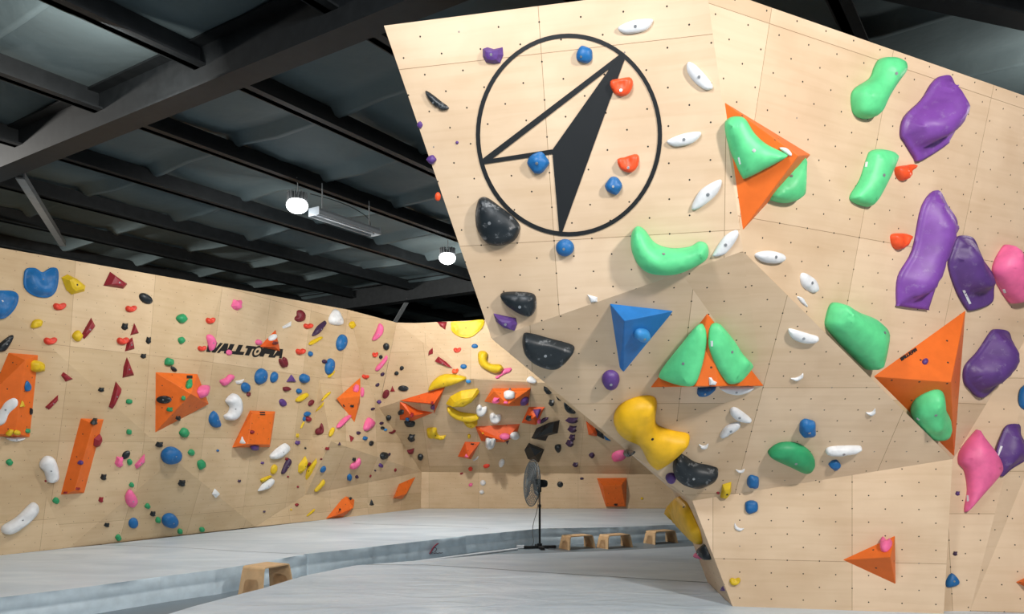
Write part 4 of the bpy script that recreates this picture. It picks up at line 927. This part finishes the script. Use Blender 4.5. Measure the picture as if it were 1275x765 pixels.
O('I4', 'pink', 'wing-shaped', [(165, 110), (178, 105), (195, 130), (240, 190), (260, 235), (250, 270), (190, 340), (140, 395), (130, 385), (140, 320), (130, 250), (108, 220), (115, 175)], k=.6, at=(190, 250), bolt=False, label='large pink wing-shaped hold low on the right wall')
O('I4', 'purple', 'wing-shaped', [(285, 85), (325, 85), (330, 120), (350, 160), (360, 200), (300, 240), (262, 270), (250, 230), (245, 180), (265, 120)], prof='rim', k=.6, at=(300, 180), bolt=False, label='dark purple hold behind the pink wing-shaped hold')
H('I4', 'p', 'purple', 107, 331, 17, 17); H('I4', 'p', 'dark purple', 98, 547, 17, 17)
O('I4', 'blue', 'triangular', [(85, 617), (110, 640), (108, 660), (70, 668), (65, 645)])
# stamps and maker's plates
STAMP = paint('black stamp', '1c1418', .6)
def stamp(z, quad, label, wn='volume_stamp', red=True):
    q = zp(z, quad); c = (sum(p[0] for p in q)/4, sum(p[1] for p in q)/4); o0 = cast(*c)[0]
    host = min(VOLS, key=lambda t: (t[1]-c[0])**2+(t[2]-c[1])**2)[0]
    e = empty('stamp', (0, 0, 0)); e.parent = host; e.matrix_parent_inverse = host.matrix_world.inverted(); e.location = o0
    bpy.context.view_layer.update()
    if red: lettering(q, e, o0, STAMP, name='stamp_letter', slant=.5)
    else: decal([q], STAMP, 'stamp_block', e, o0, lift=.008)
stamp('H3', [(172, 254), (248, 204), (257, 218), (182, 268)], '')
stamp('Z3', [(250, 613), (284, 613), (284, 630), (250, 630)], '', red=False)
stamp('Z4', [(609, 143), (636, 143), (636, 158), (609, 158)], '', red=False)
def plate(z, pts, idx_pt):
    q = zp(z, pts); c = zp(z, [idx_pt])[0]
    host = min([i for i in ITEMS if i['size'] > 30], key=lambda t: (t['x']-c[0])**2+(t['y']-c[1])**2)['o']
    bpy.context.view_layer.update()
    me = host.data; mw = host.matrix_world
    t_ = BVHTree.FromPolygons([mw @ v_.co for v_ in me.vertices], [list(p_.vertices) for p_ in me.polygons])
    vs = []
    for p in q:
        hh = t_.ray_cast(EYE, ray(*p).normalized())
        if hh[0] is None: return
        vs.append(hh[0]+(EYE-hh[0]).normalized()*.004)
    bm = bmesh.new(); bm.faces.new([bm.verts.new(x) for x in vs])
    o = bm_obj('maker_mark', bm, WHITE, None); o.parent = host; o.matrix_parent_inverse = host.matrix_world.inverted()
    md = o.modifiers.new('film', 'SOLIDIFY'); md.thickness = .003
plate('G2', [(462, 604), (474, 602), (508, 672), (496, 676)], (500, 520))
plate('G2', [(672, 598), (684, 598), (692, 616), (680, 618)], (720, 520))
plate('E7', [(500, 322), (516, 322), (516, 362), (502, 362)], (620, 420))
plate('F5', [(155, 348), (161, 346), (170, 380), (164, 384)], (220, 300))
plate('PC', [(555, 514), (562, 514), (560, 530), (553, 530)], (575, 560))
plate('I4', [(140, 337), (146, 337), (147, 358), (141, 360)], (190, 250))
plate('I4', [(262, 160), (270, 162), (252, 205), (246, 202)], (300, 180))
plate('H3', [(256, 536), (268, 546), (264, 552), (252, 543)], (320, 510))
# ------------------------------------------------------------------ labels for the holds
LM = [('the black lettering', 304, 437, 'L'), ('the square orange pyramid', 226, 500, 'L'), ('the slanted orange box', 320, 535, 'L'), ('the tall leaning orange slab', 102, 568, 'L'),
      ('the leftmost orange volume', 20, 500, 'L'), ('the tip-standing orange pyramid', 440, 497, 'L'), ('the low orange wedge', 425, 632, 'L'), ('the large blue two-lobed hold', 50, 352, 'L'),
      ('the plywood-framing orange pair', 520, 505, 'B'), ('the wide flat-topped orange volume', 620, 540, 'B'), ('the black angular volumes', 680, 545, 'B'), ('the fan head', 661, 602, 'B'),
      ('the yellow tub-shaped hold', 580, 412, 'B'), ('the lone upright orange volume', 762, 613, 'B'),
      ('the circle logo', 708, 168, 'J'), ('the blue pyramid volume', 797, 415, 'J'), ('the twin-green orange triangle', 880, 440, 'J'), ('the huge yellow hold', 808, 533, 'J'),
      ('the small orange pyramid', 1090, 697, 'J'), ('the ridge volume', 950, 210, 'R'), ('the biggest orange pyramid', 1150, 480, 'R'), ('the long purple blade', 1150, 310, 'R')]
def inside(p, poly):
    c = False; n_ = len(poly)
    for i in range(n_):
        a, b_ = poly[i], poly[(i+1) % n_]
        if (a[1] > p[1]) != (b_[1] > p[1]) and p[0] < (b_[0]-a[0])*(p[1]-a[1])/(b_[1]-a[1])+a[0]: c = not c
    return c
VN = {0: 'the leftmost orange volume', 1: 'the tall leaning orange slab', 2: 'the square orange pyramid', 3: 'the slanted orange box', 4: 'the small orange triangle', 5: 'the tip-standing orange pyramid',
      6: 'the low orange wedge', 7: 'the kite-shaped orange volume', 8: 'the plywood-framing orange pair', 9: 'the plywood-framing orange pair', 10: 'the topmost wide orange volume', 11: 'the wide flat-topped orange volume',
      12: 'the lowest orange diamond', 13: 'the small orange diamond', 14: 'the half-hidden orange volume', 15: 'the lone upright orange volume', 16: 'the blue pyramid volume', 17: 'the twin-green orange triangle',
      18: 'the ridge volume', 19: 'the biggest orange pyramid', 20: 'the small orange pyramid', 21: 'the bottom right orange tip', 22: 'the upper black volume', 23: 'the lower black volume'}
def zone(i):
    X = i['loc'].y
    if X < 9.6: return 'R' if i['o'].matrix_world.col[2][0] > .3 else 'J'
    return 'L' if i['x'] < 487 and not (i['x'] > 478 and i['y'] > 510) else 'B'
ZW = {'L': 'left wall', 'B': 'back wall', 'J': 'jutting wall', 'R': 'right wall'}
bpy.context.view_layer.update()
D8N = ['right of', 'below right of', 'below', 'below left of', 'left of', 'above left of', 'above', 'above right of']
groups = {}
for it in ITEMS:
    if it['label']: continue
    z = zone(it); it['z'] = z
    thr = (8, 22) if z in 'LB' else (12, 40)
    it['sz'] = 'tiny' if it['size'] < thr[0] else 'large' if it['size'] > thr[1] else ('small' if it['size'] < thr[1]*.6 else '')
    host = next((i for i, t in enumerate(VOLS) if inside((it['x'], it['y']), t[3])), None)
    if host is not None: it['rel'] = 'on '+VN[host]; it['d'] = it['y']
    else:
        l = min([l for l in LM if l[3] == z], key=lambda l: (l[1]-it['x'])**2+(l[2]-it['y'])**2)
        a = math.degrees(math.atan2(it['y']-l[2], it['x']-l[1])) % 360
        it['rel'] = D8N[int((a+22.5)//45) % 8]+' '+l[0]; it['d'] = math.hypot(l[1]-it['x'], l[2]-it['y'])
    desc = ' '.join(x for x in (it['sz'], it['c'], it['s'] if not (it['sz'] == 'small' and it['s'].startswith('small')) else it['s'][6:], 'hold') if x)
    groups.setdefault((desc, it['rel']), []).append(it)
RK = ['nearest', 'second nearest', 'third nearest', 'fourth nearest', 'fifth nearest', 'sixth nearest']
RT = {2: ['upper one', 'lower one'], 3: ['top one', 'middle one', 'bottom one'], 4: ['first from top', 'second from top', 'third from top', 'lowest']}
for (desc, rel), its in groups.items():
    its.sort(key=lambda t: t['d'])
    for i, it in enumerate(its):
        lab = desc+' '+rel
        if len(its) > 1: lab += ', '+(RT.get(len(its), RK)[i] if rel.startswith('on ') else RK[i])
        if len(its) == 1 and len(lab.split()) <= 12 and not rel.startswith('on '): lab = desc+' on the '+ZW[it['z']]+', '+rel if len((desc+rel).split()) <= 11 else lab
        it['label'] = lab
for it in ITEMS:
    tag(it['o'], it['label'], it['cat'], '%s climbing holds on the %s' % (it['c'], ZW[it.get('z') or zone(it)]))
# ------------------------------------------------------------------ fan
FR = atz(672, 683.5, 0)
fan = empty('pedestal_fan', FR); tag(fan, 'tall grey pedestal fan with round wire head on a black cross base', 'fan')
bm = bmesh.new()
for a in (10, 100):
    d = Vector((math.cos(math.radians(a)), math.sin(math.radians(a)), 0))
    add_box(bm, (0, 0, .03), (.58 if a == 10 else .5, .07, .04), Matrix.Rotation(math.radians(a), 3, 'Z'))
add_tube(bm, (0, 0, .03), (0, 0, .09), .045); bm_obj('base', bm, BLACK, fan)
bm = bmesh.new(); add_tube(bm, (0, 0, .06), (0, 0, .75), .019); add_tube(bm, (0, 0, .7), (0, 0, 1.06), .013); add_tube(bm, (0, 0, .73), (0, 0, .78), .026); bm_obj('pole', bm, BLACK, fan)
hc = Vector((-.14, -.03, 1.16)); ax = Vector((-math.cos(.33), -math.sin(.33), .06)).normalized(); fx = ax.orthogonal().normalized(); fy = ax.cross(fx)
GR = paint('grille wire', '545d61', .4, var=.02)
bm = bmesh.new(); add_tube(bm, hc-ax*.24, hc-ax*.05, .07, 20); add_tube(bm, hc-ax*.28, hc-ax*.24, .055, 20, .07); add_tube(bm, Vector((0, 0, 1.0)), Vector((0, 0, 1.12)), .03)
add_box(bm, (0, -.01, 1.13), (.09, .08, .09)); bm_obj('motor', bm, BLACK, fan, smooth=False)
def torus(bm, c, ax_, R_, r_, n=40, k=5):
    u_ = ax_.orthogonal().normalized(); w_ = ax_.cross(u_); rows = []
    for i in range(n):
        t = 2*math.pi*i/n; d = u_*math.cos(t)+w_*math.sin(t)
        rows.append([bm.verts.new(c+d*(R_+r_*math.cos(s))+ax_*r_*math.sin(s)) for s in [2*math.pi*j/k for j in range(k)]])
    for i in range(n):
        for j in range(k): bm.faces.new((rows[i][j], rows[(i+1) % n][j], rows[(i+1) % n][(j+1) % k], rows[i][(j+1) % k]))
for side in (1, -1):
    bm = bmesh.new()
    for i in range(1, 12):
        R_ = .41*i/11; off = .085*(1-(i/11)**2.2)*side
        torus(bm, hc+ax*off, ax, R_, .009 if i == 11 else .0032)
    for i in range(36):
        t = 2*math.pi*i/36; d = fx*math.cos(t)+fy*math.sin(t); prev = None
        for r_ in (.05, .15, .25, .33, .41):
            p = hc+d*r_+ax*(.085*(1-(r_/.41)**2.2)*side)
            if prev: add_tube(bm, prev, p, .0026, 4)
            prev = p
    add_tube(bm, hc+ax*.08*side, hc+ax*.09*side, .06, 20)
    bm_obj('grille', bm, GR, fan)
BLD = paint('fan blade', '3c4448', .4)
for i in range(3):
    bm = bmesh.new(); t0 = 2*math.pi*i/3+.4; rows = []
    for k_ in range(7):
        r_ = .05+.32*k_/6; wd_ = .09+.12*math.sin(math.pi*min(1, k_/7+.15)); row = []
        for j in range(5):
            t = t0+(j/4-.5)*wd_*2/(.08+r_); d = fx*math.cos(t)+fy*math.sin(t)
            row.append(bm.verts.new(hc+d*r_+ax*(j/4-.5)*.07))
        rows.append(row)
    for a, c in zip(rows, rows[1:]):
        for j in range(4): bm.faces.new((a[j], a[j+1], c[j+1], c[j]))
    o = bm_obj('blade', bm, BLD, fan, smooth=True); md = o.modifiers.new('thick', 'SOLIDIFY'); md.thickness = .004
curve_obj('power_cable', [(-.02, -.02, .95), (-.03, -.03, .7), (-.12, -.04, .45), (-.13, -.02, .25), (-.10, 0, .12), (-.14, 0, .03), (-.3, .0, .012), (-.42, .03, .012)], .006, GALV, fan)
tag(bm_obj('power_strip', (lambda b_: (add_box(b_, atz(648, 681, .04), (.13, .07, .05)), b_)[1])(bmesh.new()), WHITE), 'small white plug block on the floor beside the fan base', 'plug')
# ------------------------------------------------------------------ benches
def bench(loc, rz, L, W, Hh, label):
    root = empty('bent_plywood_bench', loc, rz); tag(root, label, 'bench', None)
    t = .016; sp = .045*Hh/.3; r = .035
    # seat with rounded shoulders, running along x
    prof_ = [(-L/2, Hh-r-.012)]
    for i in range(6): a = math.pi - (math.pi/2)*i/5; prof_.append((-L/2+r+r*math.cos(a), Hh-r+r*math.sin(a)))
    prof_ += [(-x, z_) for x, z_ in reversed(prof_)]
    def sheet(pr, y0, y1, tt):
        bm = bmesh.new(); rows = []
        for i, (x, z_) in enumerate(pr):
            a = Vector(pr[max(i-1, 0)]); b_ = Vector(pr[min(i+1, len(pr)-1)]); d = (b_-a).normalized(); nrm = Vector((d.y, -d.x))
            rows.append([bm.verts.new((x+nrm.x*o_, y_, z_+nrm.y*o_)) for y_ in (y0, y1) for o_ in (0, tt)])
        for a, c in zip(rows, rows[1:]):
            for f in ((0, 2), (3, 1), (2, 3), (1, 0)): bm.faces.new((a[f[0]], a[f[1]], c[f[1]], c[f[0]]))
        bm.faces.new([rows[0][k_] for k_ in (0, 1, 3, 2)]); bm.faces.new([rows[-1][k_] for k_ in (0, 2, 3, 1)])
        return bm
    bm_obj('seat', sheet(prof_, -W/2, W/2, t), BENCH, root)
    for s in (-1, 1):
        out = [(-W/2, Hh-r-.012), (W/2, Hh-r-.012), (W/2+.03, 0), (W/2-.035, 0), (W/2-.06, Hh*.56), (W/2-.09, Hh*.64), (-W/2+.09, Hh*.64), (-W/2+.06, Hh*.56), (-W/2+.035, 0), (-W/2-.03, 0)]
        bm = bmesh.new(); vs = []
        for y_, z_ in out:
            xo = s*(L/2+(1-z_/Hh)*sp); vs.append((bm.verts.new((xo, y_, z_)), bm.verts.new((xo-s*t, y_, z_))))
        f1 = bm.faces.new([a for a, _ in vs]); f2 = bm.faces.new([b_ for _, b_ in vs][::-1])
        for i in range(len(vs)):
            a, b_ = vs[i], vs[(i+1) % len(vs)]; bm.faces.new((a[0], a[1], b_[1], b_[0]))
        bmesh.ops.triangulate(bm, faces=[f1, f2])
        bm_obj('leg_panel', bm, BENCH, root)
    return root
def dirz(a): return math.atan2(a[1], a[0])
bench((-2.88, 9.33, 0), dirz((.46, .89)), .42, .33, .40, 'single plywood bench on the left, standing in the gap between the mats')
for (x, y, lab) in ((718.5, 682.6, 'leftmost of the three far plywood benches, beside the fan'), (765, 681.5, 'middle one of the three far plywood benches by the mat'), (822, 676, 'rightmost of the three far plywood benches, apart from the others')):
    p = atz(x, y, 0)
    bench((p.x, p.y-.05, 0), dirz((.85, .52)), .50, .27, .235, lab)
# ------------------------------------------------------------------ lamps
def emis(name, c, s):
    m, nt, b = new_mat(name); b.inputs['Emission Color'].default_value = (*c, 1); b.inputs['Emission Strength'].default_value = s; return m
EM = emis('lamp lens', (.93, .97, 1), 3)
def highbay(px, py, z, label):
    p = atz(px, py, z); root = empty('high_bay_lamp', p); tag(root, label, 'lamp', 'high bay lamps')
    bm = bmesh.new(); add_tube(bm, (0, 0, .07), (0, 0, .13), .12, 28, .08)
    for i in range(16):
        a = 2*math.pi*i/16; add_box(bm, (.1*math.cos(a), .1*math.sin(a), .14), (.07, .008, .1), Matrix.Rotation(a, 3, 'Z'))
    bm_obj('housing', bm, GALV, root)
    bm = bmesh.new(); bmesh.ops.create_uvsphere(bm, u_segments=28, v_segments=12, radius=.145, matrix=Matrix.Diagonal((1, 1, .72, 1)))
    bmesh.ops.translate(bm, vec=(0, 0, .02), verts=bm.verts); bm_obj('lens', bm, EM, root, smooth=True)
    curve_obj('hanger', [(0, 0, .18), (.02, 0, .3), (-.02, 0, .38), (0, 0, 5.4-p.z)], .006, GALV, root)
    d = bpy.data.lights.new('lamp_glow', 'POINT'); d.energy = 14; d.shadow_soft_size = .16; d.color = (.93, .97, 1)
    o = bpy.data.objects.new('lamp_glow', d); COL.objects.link(o); o.parent = root; o.location = (0, 0, -.18)
highbay(370, 258, 5.0, 'round glowing high bay lamp beside the white tube fixture')
highbay(557, 323, 5.0, 'round glowing high bay lamp next to the logo wall edge')
a3 = atz(391, 263, 4.98); b3 = atz(468, 289, 4.98); d3 = (b3-a3); L3 = d3.length; mid3 = (a3+b3)/2
fx_ = empty('tube_light_fixture', mid3, math.atan2(d3.y, d3.x)); tag(fx_, 'unlit white twin tube light fixture hanging under the roof', 'light fixture')
bm = bmesh.new(); pr = [(-.11, -.06), (-.10, .0), (-.05, .05), (.05, .05), (.10, .0), (.11, -.06), (.095, -.06), (.085, -.005), (.045, .035), (-.045, .035), (-.085, -.005), (-.095, -.06)]
A_s = [bm.verts.new((-L3/2, y_, z_)) for y_, z_ in pr]; B_s = [bm.verts.new((L3/2, y_, z_)) for y_, z_ in pr]
for i in range(12): bm.faces.new((A_s[i], A_s[(i+1) % 12], B_s[(i+1) % 12], B_s[i]))
add_box(bm, (-L3/2, 0, -.005), (.01, .2, .11)); add_box(bm, (L3/2, 0, -.005), (.01, .2, .11)); bm_obj('reflector', bm, FIXT, fx_)
for s in (-1, 1):
    bm = bmesh.new(); add_tube(bm, (-L3/2+.02, s*.045, -.025), (L3/2-.02, s*.045, -.025), .014, 12); bm_obj('tube', bm, WHITE, fx_)
for s in (-1, 1): curve_obj('hanger', [(s*L3*.38, 0, .05), (s*L3*.38+.02, .01, .2), (s*L3*.38, 0, .42)], .008, GALV, fx_)
curve_obj('wire', [(L3*.4, 0, .05), (L3*.45, .03, .15), (L3*.3, .1, .27), (-.1, .15, .32), (-L3*.4, .2, .3)], .006, BLACK, fx_)
